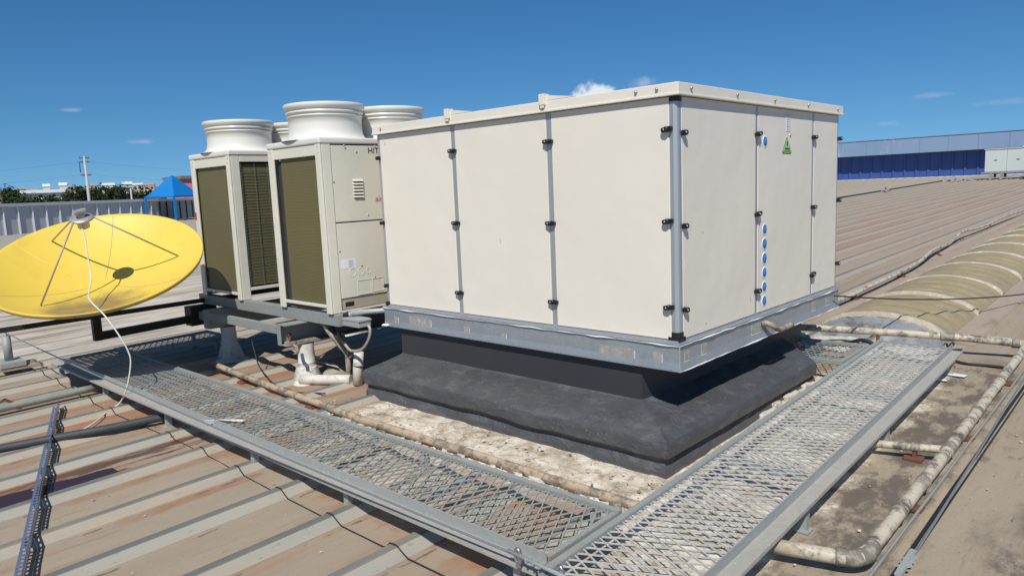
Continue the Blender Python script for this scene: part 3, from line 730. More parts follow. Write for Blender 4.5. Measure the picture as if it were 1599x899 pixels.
        stk = MB().box((x1 - .0042, -.285, .355), (x1 - .0028, -.115, .445)).build('sticker', M['white_plastic'], lo)
        mb = MB()
        for k in range(5): mb.box((x1 - .0027, -.20, .368 + k * .014), (x1 - .0022, -.135 - .012 * (k % 2), .374 + k * .014))
        mb.build('print_line', M['inkgrey'], stk)
        for y, z in ((-.16, 1.53), (.2, 1.53), (-.02, 1.47), (-.30, 1.19), (.07, .86), (.24, .86), (-.29, .53), (-.05, .37), (.10, .24)):
            MB().lathe([(.009, -.002), (.008, .004), (0, .005)], (x1 - .003 if z < 1.525 else x1 + .008, y, z), 10, (1, 0, 0)).build('screw', M['steel'], u)
    for x in (x0 + .035, x0 + .075, x1 - .04, x1 - .02):
        for z in (zt - .09, zt - .14): MB().lathe([(.006, -.002), (.005, .003), (0, .004)], (x, y0, z), 8, (0, -1, 0)).build('screw', M['steel'], u)
    # coil side with wire guard
    a, b = sorted((xbk - s_ * -.03, xbk - s_ * -.06))
    MB().box((a, y0 + .125, zb + .15), (b, y1 - .125, zt - .15)).build('coil', M['coil'], u)
    mb = MB(); g = xbk + s_ * .012
    n = int((zt - zb - .34) / .034)
    for k in range(n): mb.bar((g, y0 + .123, zb + .16 + k * .034), (g, y1 - .123, zb + .16 + k * .034), .004, .004)
    for k in range(int((y1 - y0 - .25) / .16) + 1): mb.bar((g - .004 * s_, y0 + .135 + k * .16, zb + .15), (g - .004 * s_, y0 + .135 + k * .16, zt - .15), .004, .004)
    mb.build('wire_guard', M['wire'], u)
    a, b = fx(0, -.02) if False else sorted((xbk, xbk + s_ * .02))
    MB().box((a, y0 + .121, zt - .13), (b, y1 - .121, zt - t - .001), .004).build('header_panel', M['cream_unit'], u)
    MB().box((a, y0 + .121, zb + .10), (b, y1 - .121, zb + .135), .004).build('sill', M['cream_unit'], u)
    return u
Y0 = -.43
condenser('ivory twin fan condensing unit nearest the air handler, lettered service panel showing', -4.44, -3.485, Y0, 1.2, -.065, 1.605, 1)
u2 = condenser('ivory twin fan condensing unit nearest the yellow dish, coil facing its neighbour', -6.27, -5.285, Y0, 1.2, -.065, 1.605, -1)
MB().box((-6.268, Y0 - .0015, .84), (-6.225, Y0 - .0005, .93), 0).build('red_mark', M['red'], u2)

# ------------------------------------------------------------------ stand below the condensing units
stand = thing('equipment_stand', 'galvanised steel stand on wrapped posts carrying the condensing units', 'stand', (-4.9, .3, zr(.3)))
def channel(p0, p1, w, h, nm='beam', m='galv_dirty', par=None):
    return MB().bar(p0, p1, w, h, (0, 0, 1), .004).build(nm, M[m], par or stand)
channel((-6.45, -.36, -.125), (-3.42, -.36, -.125), .09, .115)
channel((-6.45, 1.1, -.125), (-3.42, 1.1, -.125), .09, .115)
mb = MB()   # C channel, open side towards +x, on the near wrapped post
y0, y1, xw, z0, z1 = -.64, 1.5, -4.06, -.40, -.185
mb.box((xw - .10, y0, z1 - .012), (xw + .06, y1, z1), .002); mb.box((xw - .10, y0, z0 + .012), (xw - .088, y1, z1 - .012)); mb.box((xw - .10, y0, z0), (xw + .06, y1, z0 + .012), .002)
mb.box((xw - .10, y0 - .008, z0), (xw - .03, y0 - .0005, z1), .002)
mb.build('beam', M['galv_dirty'], stand)
mb = MB(); mb.box((-5.85, -.64, -.40), (-5.70, 1.5, -.185), .006); mb.build('beam', M['galv_dirty'], stand)
channel((-5.70, -.62, -.245), (-4.162, -.62, -.245), .06, .085)
mb = MB(); mb.box((xw - .085, -.60, z0 + .012), (xw + .055, -.28, z0 + .028), .004); mb.build('packing_strip', M['pvc_tan'], stand)
MB().tube([(xw - .01, -.56, -.387), (xw - .01, -.56, -.30)], .010, 8).lathe([(.018, 0), (.018, .02), (0, .02)], (xw - .01, -.56, -.305), 6).build('bolt', M['rust'], stand)
for x, y in ((-4.06, -.40), (-5.75, -.40), (-4.06, 1.2), (-5.75, 1.2)):
    zb = zr(y); mb = MB()
    pr = [(.20, .0), (.16, .018), (.148, .03)]
    for k in range(8):
        r = .142 - .0052 * k; pr += [(r, .036 + k * .016), (r + .003, .042 + k * .016), (r - .006, .046 + k * .016)]
    pr += [(.096, .172), (.094, .20), (.097, .205), (.088, .212), (.086, .30), (.083, .36), (.083, zr(0) * -1 - .40)]
    mb.lathe(pr, (x, y, zb), 36)
    for v in mb.b.verts:
        v.co += V((noise.noise(v.co * 9), noise.noise(v.co * 9 + V((5, 0, 0))), .5 * noise.noise(v.co * 14))) * .014
        if v.co.z < zb + .04: v.co += V((noise.noise(v.co * 5), noise.noise(v.co * 5 + V((0, 7, 0))), 0)) * .06
    mb.build('wrapped_post', M['wrap'], stand)
# dish outrigger frame
channel((-6.32, 1.4, -.125), (-6.32, -2.55, -.155), .055, .05, 'outrigger', 'brown_steel')
channel((-6.32, -.30, -.335), (-6.32, -1.66, -.375), .08, .085, 'outrigger', 'brown_steel')
channel((-6.32, -1.62, -.418), (-6.32, -1.62, -.06), .085, .085, 'dish_post', 'brown_steel')
mb = MB(); mb.box((-6.40, -.62, -.42), (-6.22, -.30, -.19), .004); mb.build('bracket', M['brown_steel'], stand)
channel((-6.20, -.5, -.30), (-5.86, -.5, -.30), .08, .10)

# ------------------------------------------------------------------ satellite dish
AX = V((.352, -.243, .904)).normalized()
dc = V((-5.69, -1.735, .522)); RD = 1.005; DEP = .30
vtx = dc - AX * DEP
dish = thing('satellite_dish', 'large yellow satellite dish tilted to the sky beside the condensing units', 'satellite dish', vtx)
q = V((0, 0, 1)).rotation_difference(AX).to_matrix()
prof = [(RD * t, DEP * t * t) for t in [i / 26 for i in range(27)]]
prof += [(RD + .010, DEP + .001), (RD + .014, DEP - .012), (RD + .004, DEP - .045), (RD - .03, DEP - .05)]
prof += [(RD * t, DEP * t * t - .018) for t in [i / 14 for i in range(13, -1, -1)]]
mb = MB().lathe(prof, vtx, 120, AX)
mb.build('reflector', M['yellow'], dish)
a0 = q @ V((1, 0, 0)); b0 = q @ V((0, 1, 0))
def on_dish(ang, t, lift=0.0): return vtx + (a0 * math.cos(ang) + b0 * math.sin(ang)) * RD * t + AX * (DEP * t * t + lift)
for k in range(6):   # radial panel joints
    an = 1.55 + k * math.tau / 6; mb = MB()
    mb.tube([on_dish(an, .12 + .043 * i, -.001) for i in range(21)], .004, 6)
    mb.build('panel_joint', M['arm' if k % 2 else 'yellow'], dish)
feed = vtx + AX * .765 + V((-.01, -.02, 0))
f = MB().lathe([(0, -.016), (.065, -.016), (.07, -.010), (.105, -.010), (.11, .0), (.105, .010), (.07, .016), (0, .016)], feed, 36, AX).build('feed_plate', M['lnb'], dish)
MB().lathe([(.05, -.10), (.055, -.09), (.055, -.02)], feed, 24, AX, True).build('feed_horn', M['lnb'], f)
mb = MB(); mb.bar(feed + AX * .014, feed + AX * .05, .06, .05, a0, .006); mb.bar(feed + AX * .05, feed + AX * .09, .11, .065, a0, .006); mb.build('low_noise_block', M['lnb'], f)
# three support arms, placed at the measured angles
def ang_of(p):
    d = p - vtx; return math.atan2(d.dot(b0), d.dot(a0))
base_a = ang_of(V((-5.545, -2.304, .104)))
for p_, r_ in (((-6.471, -1.907, .748), .84), ((-5.478, -1.004, .459), .75), ((-5.545, -2.304, .104), .69)):
    an = ang_of(V(p_)); e_ = on_dish(an, r_, .004); s_ = feed + (a0 * math.cos(an) + b0 * math.sin(an)) * .098
    MB().tube([s_, e_], .0085, 8).build('feed_arm', M['arm'], dish)
k = MB().lathe([(.20, -.02), (.20, -.06), (.08, -.16), (.06, -.22)], vtx, 24, AX, True, True).build('hub', M['galv_dirty'], dish)
MB().tube([vtx - AX * .20, V((-6.30, -1.58, -.06))], .045, 12).build('mount_tube', M['brown_steel'], dish)
mb = MB(); mb.bar(V((-5.90, -1.71, .235)), V((-5.885, -1.72, .262)), .035, .06, a0, .004); mb.build('cable_clip', M['lnb'], dish)
# white coax from the feed to the roof
COAX = [feed + V((.03, -.03, -.02)), (-5.46, -1.88, .72)] + [(-5.439, -1.886, 0.604), (-5.388, -1.891, 0.386), (-5.137, -1.999, 0.258), (-4.945, -2.058, 0.201), (-4.682, -2.031, 0.076), (-4.581, -1.965, -0.102), (-4.545, -1.913, -0.262), (-4.543, -1.905, -0.383), (-4.598, -1.942, -0.606), (-4.743, -1.97, -0.767), (-4.76, -2.06, -0.815), (-4.45, -2.28, -0.815), (-4.31, -2.47, -0.83), (-4.4, -2.52, -0.835)]
pts = smoothpath(COAX, 10)
tag(MB().tube(pts, .0065, 8).build('coaxial_cable', M['coax']), 'white cable hanging from the dish feed and trailing onto the roof', 'cable')

# ------------------------------------------------------------------ walkways of expanded metal
GW = 'expanded metal walkways round the air handler'
def walkway(label, org, u, v, Wd, L, toe=True, cross=1.0, legs=(), first=True, inner=True, ends=(True, True), toe_sign=1, gap=0.0):
    """org: corner; u: unit across (from outer to inner edge), v: unit along; grating lies between"""
    org, u, v = V(org), V(u).normalized(), V(v).normalized(); up = v.cross(u) if v.cross(u).z > 0 else u.cross(v)
    wk = thing('walkway', label, 'walkway', org + u * Wd / 2 + v * L / 2, GW)
    P = lambda a, b, h=0: org + u * a + v * b + up * h
    mb = MB(); LW, SW = .124, .067
    na, nb = int(Wd / (LW / 2)), int(L / (SW / 2)); sa = Wd / na
    def strand(p, q_):
        d = (q_ - p).normalized(); n = d.cross(up).normalized() * .0034; k = up * .0032
        A = [mb.b.verts.new(x) for x in (p - n - k, p + n - k, p + n + k, p - n + k)]
        B = [mb.b.verts.new(x) for x in (q_ - n - k, q_ + n - k, q_ + n + k, q_ - n + k)]
        for i in range(4): mb.b.faces.new((A[i], A[(i + 1) % 4], B[(i + 1) % 4], B[i]))
    for j in range(nb + 1):
        for i in range(na):
            if (i + j) % 2: continue
            b = j * SW / 2
            wob = .004 * noise.noise(V((i * .7, j * .15, L)))
            for dj in (1, -1):
                if 0 <= j + dj <= nb: strand(P(i * sa, b, wob), P((i + 1) * sa, b + dj * SW / 2, wob))
    mb.build('grating', M['grate' if 'whitened' in label else 'grate_dirty'], wk)
    if toe:
        mb = MB()
        mb.bar(P(-.003, 0, .012), P(-.003, L, .012), .006, .062, up)          # upstanding toe board
        mb.bar(P(-.046, 0, -.0165), P(-.046, L, -.0165), .080, .005, up, 0, 1)       # outward ledge
        mb.bar(P(-.085, 0, -.027), P(-.085, L, -.027), .004, .016, up, 0, 1)
        mb.build('toe_angle', [M['galv'], M['ledge']], wk)
    else:
        MB().bar(P(.0, 0, -.004), P(.0, L, -.004), .035, .03, up, .003).build('edge_angle', M['galv_dirty'], wk)
    MB().bar(P(Wd, 0, .001), P(Wd, L, .001), .042, .034, up, .003).build('edge_angle', M['galv_dirty'], wk)
    for on, b in zip(ends, (.02, L - .02)):
        if on: MB().bar(P(.02, b, -.003), P(Wd - .02, b, -.003), .034, .03, up, .003).build('cross_bar', M['galv_dirty'], wk)
    n = int(L / cross)
    for k in range(1, n):
        b = L * k / n
        MB().bar(P(.02, b, -.026), P(Wd - .02, b, -.026), .05, .035, up, .003).build('cross_bar', M['galv_dirty'], wk)
    for b in legs:
        for a in (-.04, Wd - .02):
            p = P(a, b, -.03); z = zr(p.y) + .01
            mb = MB(); mb.box((p.x - .022, p.y - .002, z), (p.x + .022, p.y + .003, p.z)); mb.box((p.x - .022, p.y + .0035, z), (p.x - .017, p.y + .04, p.z)); mb.box((p.x + .017, p.y + .0035, z), (p.x + .022, p.y + .04, p.z))
            mb.box((p.x - .04, p.y - .03, z - .006), (p.x + .04, p.y + .05, z), .0)
            mb.build('leg', M['galv'], wk)
    return wk
def wz(y): return -.617 + SL * y
fv = V((1, .005, 0)).normalized(); fu = V((-fv.y, fv.x, SL)).normalized()
walkway('long mesh walkway in front of the air handler, dirt showing under its mesh', (-6.83, -1.89, wz(-1.89)), fu, fv, .595, 7.21, True, 1.02, (.12, 1.5, 3.0, 4.5, 5.65, 7.05))
rv = V((.942 - 1.03, 3.20 + 1.9, 5.1 * SL)).normalized(); ru = V((-rv.y, rv.x, 0)).normalized()
walkway('wide mesh walkway along the right side of the air handler, whitened mesh', (1.033, -1.95, wz(-1.95)), ru, rv, .60, 5.15, True, 1.3, (.1, 1.4, 2.9, 4.9))
walkway('mesh walkway end section under the yellow dish, mostly in shadow', (-6.85, -1.26, wz(-1.2)), (1, 0, 0), (0, 1, SL), .66, 1.1, False, .8, (.9,))
walkway('short mesh walkway behind the curb at the skylight end', (-1.2, 2.95, wz(2.95)), (0, -1, -SL), (1, 0, 0), .72, 1.52, False, .9, (.3,))
# ------------------------------------------------------------------ pipes
def pipe(label, pts, r, m, nm='pipe', cat='pipe', joints=(), brackets=(), seg=18, group=None, wob=.0):
    P_ = [V(p) for p in pts]
    dense = []
    for a, b in zip(P_, P_[1:]):
        n = max(1, int((b - a).length / .12))
        for k in range(n):
            q = a.lerp(b, k / n); dense.append(q + V((noise.noise(q * 2.1) * wob, noise.noise(q * 2.1 + V((4, 0, 0))) * wob, noise.noise(q * 1.7 + V((0, 9, 0))) * wob)))
    dense.append(P_[-1])
    t = thing(nm, label, cat, P_[0], group)
    MB().tube(dense, r, seg).build('tube', m, t)
    for p, d, L in joints:
        p, d = V(p), V(d).normalized()
        MB().tube([p - d * L / 2, p - d * (L / 2 - .01), p + d * (L / 2 - .01), p + d * L / 2], r * 1.18, seg).build('coupling', M['joint'], t)
    for p in brackets:
        p = V(p); z = zr(p.y)
        mb = MB(); mb.box((p.x - .012, p.y - .015, z), (p.x + .012, p.y + .015, p.z - r * .7)); mb.box((p.x - .06, p.y - .04, z), (p.x + .05, p.y + .04, z + .022), .004)
        mb.build('bracket', M['rust'], t)
    return t
def pz(y, h): return zr(y) + h
# drain pipe between the front walkway and the kerb
pts = [(x, -.80 - .05 * (x + 5.4) / 5.4 - .09 * (1 - abs(x + 2.5) / 3), pz(-.9, .095 - .012 * (x + 5.4))) for x in (-5.35, -4.6, -3.9, -3.2, -2.4, -1.6, -.9, -.2, .25)]
dx = (1, -.02, 0)
pipe('tan weathered drain pipe between the front walkway and the curb', pts, .031, M['pvc_tan'], joints=[(V(pts[2]).lerp(V(pts[3]), .3), dx, .14), (V(pts[3]).lerp(V(pts[4]), .35), dx, .10), (V(pts[5]).lerp(V(pts[6]), .2), dx, .06)],
     brackets=[V(pts[1]), V(pts[3]), V(pts[5]) , V(pts[7])], wob=.006)
# main pipe on the right with elbow and branches
mp = [(1.06, -.93, pz(-.9, .085)), (1.36, -.84, pz(-.9, .085)), (1.415, -.80, pz(-.8, .085)), (1.43, -.72, pz(-.7, .085)), (1.425, 1.0, pz(1, .09)), (1.40, 4.0, pz(4, .10)), (1.36, 8.5, pz(8.5, .10))]
t = pipe('thick weathered pipe running along the right edge of the roof, elbow at its near end', mp, .036, M['pvc'], brackets=[(1.43, .05, pz(0, .085)), (1.425, 1.35, pz(1.3, .085)), (1.41, 2.9, pz(2.9, .09))], wob=.004,
         joints=[((1.428, .25, pz(.25, .085)), (0, 1, 0), .03), ((1.427, -.22, pz(-.2, .085)), (0, 1, 0), .03), ((1.426, .86, pz(.86, .089)), (0, 1, 0), .10), ((1.418, 1.72, pz(1.7, .091)), (0, 1, 0), .06), ((1.41, 2.62, pz(2.6, .092)), (0, 1, 0), .04)])
MB().tube(smoothpath([(1.32, -.85, pz(-.9, .085)), (1.39, -.82, pz(-.9, .085)), (1.43, -.76, pz(-.8, .085)), (1.432, -.66, pz(-.7, .085))], 6), .040, 18).build('elbow', M['joint'], t)
bp = [(.98, .70, pz(.7, .085)), (1.40, .84, pz(.8, .088))]
pipe('thin branch pipe joining the thick right-hand pipe halfway along the walkway', bp, .025, M['pvc'], joints=[((1.25, .79, pz(.8, .087)), (.42, .14, 0), .05)], brackets=[(1.25, .79, pz(.8, .087))])
tp = [(-.62, 3.42, -.545), (.1, 3.58, -.545), (.84, 3.72, -.55), (1.39, 3.88, -.585)]
pipe('pale pipe crossing in front of the barrel skylight', tp, .036, M['pvc'], joints=[((.80, 3.71, -.55), (1, .2, 0), .12), ((1.33, 3.86, -.583), (1, .25, 0), .06)], wob=.005, brackets=[(.2, 3.6, -.545)])
pts = smoothpath([(-.95, 4.4, pz(4.4, .08)), (-.9, 5.5, pz(5.5, .09)), (-.87, 7.2, pz(7.2, .10)), (-.93, 9.6, pz(9.6, .10)), (-1.02, 11.0, pz(11, .17)), (-1.12, 12.7, pz(12.7, .11)), (-1.26, 14.6, pz(14.6, .18)), (-1.25, 16.6, pz(16.6, .12)), (-1.22, 19.4, pz(19.4, .16)), (-1.15, 24, pz(24, .12))], 8)
pipe('long white wrapped pipe snaking along the left side of the barrel skylight', pts, .030, M['pvc'], brackets=[(-.88, 6.3, pz(6.3, .1)), (-.9, 8.6, pz(8.6, .1)), (-1.05, 11.6, pz(11.6, .12)), (-1.2, 14.4, pz(14.4, .12)), (-1.23, 17.5, pz(17.5, .12))], wob=.01)
# left conduits
pipe('grey green conduit lying at the left between the walkway and the anchor post', [(-5.62, -3.35, pz(-3.3, .075)), (-5.60, -2.7, pz(-2.7, .07)), (-5.58, -1.9, pz(-1.9, .07))], .036, M['grey_pipe'], wob=.006)
pipe('dark hose running under the front walkway behind the slotted strut', [(-4.32, -3.9, pz(-3.9, .07)), (-4.25, -3.0, pz(-3, .07)), (-4.05, -2.3, pz(-2.3, .065)), (-3.92, -1.75, pz(-1.7, .06))], .034, M['dark_pipe'], wob=.008)
# wrapped riser and branch by the curb
pipe('white wrapped riser pipe between the condensing units and the curb', [(-3.425, -.19, -.47), (-3.44, -.205, -.64), (-3.455, -.22, zr(0) + .01)], .048, M['wrap'], wob=.016, joints=[((-3.436, -.20, -.60), (.03, .03, 1), .012)])
pipe('thin copper-coloured riser leaning on the wrapped riser', [(-3.58, -.28, -.28), (-3.53, -.26, -.45), (-3.56, -.24, zr(0) + .02)], .026, M['pvc_tan'])
pipe('white wrapped pipe lying between the wrapped post and the riser', [(-4.0, -.52, zr(0) + .05), (-3.5, -.26, zr(0) + .06)], .05, M['wrap'], wob=.012)
# hoses and junction box under the near unit
jb = thing('junction_box', 'small galvanised junction box under the lettered condensing unit', 'junction box', (-3.30, -.30, -.15))
mb = MB(); mb.box((-3.42, -.36, -.175), (-3.16, -.22, -.095), .006); mb.box((-3.43, -.365, -.118), (-3.15, -.215, -.105), .002); mb.build('box', M['galv'], jb)
mb = MB().tube([(-3.37, -.30, -.06), (-3.02, .25, -.055)], .026, 14); mb.tube([(-3.37, -.30, -.095), (-3.37, -.30, -.05)], .02, 10); mb.build('conduit', M['galv'], jb)
for lab, pts, r, m in (('thick black hose curving down from the junction box', [(-3.38, -.32, -.06), (-3.45, -.34, -.10), (-3.52, -.34, -.2), (-3.55, -.32, -.32), (-3.50, -.28, -.42)], .021, 'cable'),
                       ('dark conduit slanting from the lettered unit to the wrapped riser', [(-3.86, -.35, -.10), (-3.72, -.34, -.25), (-3.62, -.30, -.38), (-3.50, -.24, -.52)], .026, 'joint'),
                       ('loose black cable drooping over the roof under the condensing units', [(-4.9, -.55, -.45), (-4.7, -.6, -.68), (-4.5, -.62, -.78), (-4.2, -.72, -.775), (-3.8, -.78, -.785), (-3.4, -.62, -.78)], .007, 'cable'),
                       ('black hose hanging below the lettered condensing unit', [(-3.75, -.3, -.08), (-3.68, -.32, -.22), (-3.6, -.3, -.35), (-3.5, -.26, -.5)], .022, 'cable'),
                       ('brown hose looping behind the junction box', [(-3.5, -.3, -.38), (-3.40, -.30, -.43), (-3.25, -.28, -.40), (-3.16, -.26, -.30), (-3.14, -.25, -.20), (-3.2, -.25, -.16), (-3.32, -.26, -.18)], .014, 'arm')):
    tag(MB().tube(smoothpath(pts, 8), r, 12).build('hose', M[m]), lab, 'hose')
MB().tube(smoothpath([(-3.94, -.58, -.36), (-3.90, -.62, -.37), (-3.87, -.61, -.40), (-3.87, -.60, -.45)], 6), .018, 12).build('drain_nipple', M['pvc_tan'], stand)

# ------------------------------------------------------------------ lifelines, cables and anchor posts
GA = 'lifeline anchor posts along the roof'
def anchor(label, x, y, s=1.0):
    z = zr(y); t = thing('anchor_post', label, 'anchor post', (x, y, z), GA)
    mb = MB(); mb.box((x - .17, y - .30, z + RIBH), (x - .10, y + .30, z + RIBH + .04), .004); mb.box((x + .10, y - .30, z + RIBH), (x + .17, y + .30, z + RIBH + .04), .004); mb.build('rail', M['flash'], t)
    MB().box((x - .18, y - .13, z + RIBH + .041), (x + .18, y + .13, z + RIBH + .10), .004).build('base_box', M['galv'], t)
    MB().tube([(x, y, z + RIBH + .101), (x, y, z + .44)], .045, 18).build('post', M['galv_dirty'], t)
    mb = MB(); ring = [(x + .035 * math.cos(a), y, z + .475 + .035 * math.sin(a)) for a in [math.tau * k / 16 for k in range(17)]]
    mb.tube(ring, .008, 8); mb.tube([(x, y, z + .44), (x, y, z + .45)], .02, 10); mb.build('eye', M['steel'], t)
    return t
anchor('galvanised anchor post at the left edge with a rope tied to it', -7.63, -2.20)
anchor('small anchor post far off, nearer the right side of the air handler', -10.0, 39.7)
anchor('small anchor post far off beside the distant pale air handler', -9.05, 51.4)
def sag(p0, p1, s_, n=24):
    p0, p1 = V(p0), V(p1); return [p0.lerp(p1, k / n) - V((0, 0, s_ * 4 * (k / n) * (1 - k / n))) for k in range(n + 1)]
lf = thing('lifeline', 'steel lifeline rope along the outer edge of the front walkway', 'rope', (.33, -1.965, -.605))
MB().tube(sag((-7.63, -2.20, zr(-2.2) + .475), (.33, -1.965, -.605), .03, 40) + sag((.34, -1.965, -.605), (1.12, -2.0, -.615), .0, 6), .0065, 8).build('rope', M['rope'], lf)
mb = MB()
for cx in (.30, .55):
    mb.tube([(cx + .030 * math.cos(a) * .5, -1.965, -.608 + .036 * math.sin(a)) for a in [math.tau * k / 20 for k in range(21)]], .009, 8)
mb.tube([(.30, -1.965, -.64), (.30, -1.96, -.67)], .009, 8)
mb.build('eye_bolt', M['steel'], lf)
mb = MB()
for cx in (.36, .40, .44): mb.bar((cx, -1.985, -.605), (cx + .012, -1.948, -.605), .012, .022, bev=.003)
mb.tube([(.24, -1.968, -.599), (.85, -1.985, -.606)], .010, 8)
mb.build('rope_clamp', M['galv'], lf)
lf = thing('lifeline', 'blue grey steel rope with a clamp running along the far right roof pan', 'rope', (1.62, -.9, zr(-.9)))
MB().tube([(1.60, -3.0, zr(-3) + .02)] + [(1.585 - .010 * k, -1.0 + .6 * k, zr(-1 + .6 * k) + .03 + .008 * noise.noise(V((k, 0, 0)))) for k in range(14)], .007, 8).build('rope', M['rope'], lf)
mb = MB()
for k in range(3): mb.bar((1.55, -.70 + .045 * k, zr(-.7) + .04), (1.608, -.675 + .045 * k, zr(-.7) + .06), .014, .02, bev=.003)
mb.bar((1.578, -.80, zr(-.7) + .05), (1.573, -.52, zr(-.7) + .055), .03, .02, bev=.004)
mb.build('rope_clamp', M['galv'], lf)
pts = []  # thin black tube following the ribs, in place of a rope's shadow
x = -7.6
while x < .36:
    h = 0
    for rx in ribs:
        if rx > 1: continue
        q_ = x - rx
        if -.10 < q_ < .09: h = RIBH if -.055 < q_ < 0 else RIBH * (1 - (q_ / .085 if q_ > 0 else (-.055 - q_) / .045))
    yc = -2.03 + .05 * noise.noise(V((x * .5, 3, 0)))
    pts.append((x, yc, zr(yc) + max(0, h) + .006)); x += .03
tag(MB().tube(pts, .0045, 6).build('cable', M['cable']), 'thin black cable lying over the roof ribs just outside the front walkway', 'cable')  # stands in for a rope's shadow, not a real cable
tag(MB().tube([(-10.3, 16 + 1.5 * k, zr(16 + 1.5 * k) + .06 + .02 * noise.noise(V((k, 0, 0)))) for k in range(26)], .05, 8).build('pipe', M['dark_pipe']), 'long dark pipe lying on the far roof beyond the right end of the air handler', 'pipe')  # dark tube added to draw the ridge line, not a real pipe
GC = 'cables beside the thick right-hand pipe'
for k, (x, r, m, lab) in enumerate(((1.545, .010, 'cable', 'thick black cable lying beside the thick right-hand pipe'), (1.572, .006, 'cable', 'thin black cable between the thick black cable and the steel rope'), (1.470, .008, 'galv_dirty', 'thin grey conduit tucked against the thick right-hand pipe'))):
    P_ = [V((x + .006 * noise.noise(V((i * .5, k, 0))), -3.2 + .4 * i, zr(-3.2 + .4 * i) + .016 + (.01 if k == 2 else 0))) for i in range(26)]
    tag(MB().tube(P_, r, 8).build('cable', M[m]), lab, 'cable', GC)
tag(MB().tube(sag((.05, 2.77, -.07), (1.0, 6.7, -.52), .05) + [(2.6, 13.5, -.40)], .008, 6).build('cable', M['cable']), 'thin dark cable stretched from the air handler corner over the barrel skylight', 'cable')
pts = smoothpath([(-.55, 3.35, -.62), (-.35, 3.4, -.70), (-.05, 3.42, -.655), (.15, 3.38, -.60), (.40, 3.36, -.70), (.62, 3.4, -.715), (.80, 3.55, -.66), (.86, 3.66, -.60)], 8)
tag(MB().tube(pts, .018, 10).build('hose', M['cable']), 'black hose slumped in front of the barrel skylight', 'hose')
pts = smoothpath([(.82, 3.6, -.60), (.90, 3.45, -.70), (1.02, 3.40, zr(3.4) + .012), (1.2, 3.42, zr(3.4) + .012), (1.38, 3.42, zr(3.4) + .012)], 8)
tag(MB().tube(pts, .012, 8).build('hose', M['cable']), 'thin black hose lying between the walkway end and the thick right-hand pipe', 'hose')

# ------------------------------------------------------------------ barrel skylight
sk = thing('barrel_skylight', 'long barrel vaulted olive skylight to the right of the air handler', 'skylight', (.05, 12, zr(12)))
A0, A1, Y0s, HS = -.62, .70, 4.22, .215
def arc(t, y, lift=0.0):
    a = math.pi * t; e = math.sin(a) ** .8
    return (A0 + (A1 - A0) * (t * .55 + .45 * (1 - math.cos(a)) / 2), y, zr(y) + .02 + HS * e + lift)
rows = []
yy = Y0s
while yy < 40:
    ph = (yy - Y0s) / .36
    rows.append([arc(t / 20, yy, .030 * math.sin(ph * math.tau) * math.sin(math.pi * t / 20)) for t in range(21)])
    yy += .06 if yy < 14 else .36 / 4 if yy < 20 else .5
MB().grid(rows).build('vault', M['fibre'], sk)
first = None; y = Y0s + .02
while y < 34:
    mb = MB(); n = 20
    rows = []
    for dy, l in ((-.075, -.01), (-.062, .036), (.062, .036), (.075, -.01)):
        rows.append([V(arc(t / n, y + dy, l)) for t in range(n + 1)])
    mb.grid(rows)
    if first is None: first = mb.build('rib', M['fibre_rib'], sk); yf = y
    else:
        mb.b.free(); inst(first, sk, (0, y - yf, SL * (y - yf)))
    y += 1.50
mb = MB()
for x0, x1, h in ((A1 - .01, A1 + .24, .03), (A0 - .20, A0 + .01, .03)):
    pr = [(x0, 0), (x0, h), (x1 - .01, h * .8), (x1, -.0)]
    if x0 < 0: pr = [(x0, 0), (x0 + .01, h * .8), (x1, h), (x1, 0)]
    mb.prism([(x, Y0s - .02, zr(Y0s) + z) for x, z in pr], (0, 36, 36 * SL))
mb.build('side_flashing', M['flash'], sk)
# silver crumpled end piece
rows = []
for j in range(7):
    y = Y0s - .01 - .05 * j; row = []
    for t in range(41):
        x, _, z = arc(t / 40, y); f = 1 - (j / 6) ** 1.4
        z0 = zr(y) + .012
        row.append((x, y, z0 + (z - z0) * f + .018 * noise.noise(V((x * 7, y * 9, 1))) + .004))
    rows.append(row)
MB().grid(rows).build('end_flashing', M['silver'], sk)
rows = []
for j in range(8):
    y = Y0s - .33 - .09 * j; row = []
    for t in range(31):
        x = A0 - .25 + (A1 - A0 + .45) * t / 30
        row.append((x, y, zr(y) + .025 + .05 * max(0, noise.noise(V((x * 3.2, y * 3.5, 5)))) * (1 - abs(j - 3.5) / 5) + .012 * noise.noise(V((x * 12, y * 12, 2)))))
    rows.append(row)
tag(MB().grid(rows).build('roof_membrane', M['membrane']), 'crumpled whitish membrane on the roof before the skylight end', 'membrane')

# ------------------------------------------------------------------ slotted strut at lower left
# two perforated flanges joined at a spine
p0, p1 = V((-1.52, -3.52, zr(-3.5) + RIBH + .006)), V((-5.26, -2.33, zr(-2.3) + RIBH + .006))
d = (p1 - p0).normalized(); sd = d.cross(V((0, 0, 1))).normalized(); L = (p1 - p0).length
if sd.y > 0: sd = -sd
ss = thing('slotted_strut', 'long bluish slotted steel angle lying across the ribs at lower left', 'slotted angle', p0)
def perforated(org, du, dv, w, th):
    """strip along dv of width w along du, with one row of slots"""
    mb = MB(); n = du.cross(dv).normalized() * th
    pitch = .05; k = 0
    m1, m2 = w * .38, w * .68
    def blk(a0, a1, b0, b1):
        mb.prism([org + du * a0 + dv * b0, org + du * a1 + dv * b0, org + du * a1 + dv * b1, org + du * a0 + dv * b1], n)
    blk(0, m1, 0, L); blk(m2, w, 0, L)
    b = 0
    while b < L - .03:
        blk(m1, m2, b, b + .022); b += pitch
    return mb
perforated(p0, V((0, 0, 1)), d, .065, .003).build('upright_flange', M['strut_blue'], ss)
perforated(p0 + sd * .0035, sd, d, .05, .003).build('flat_flange', M['strut_blue'], ss)

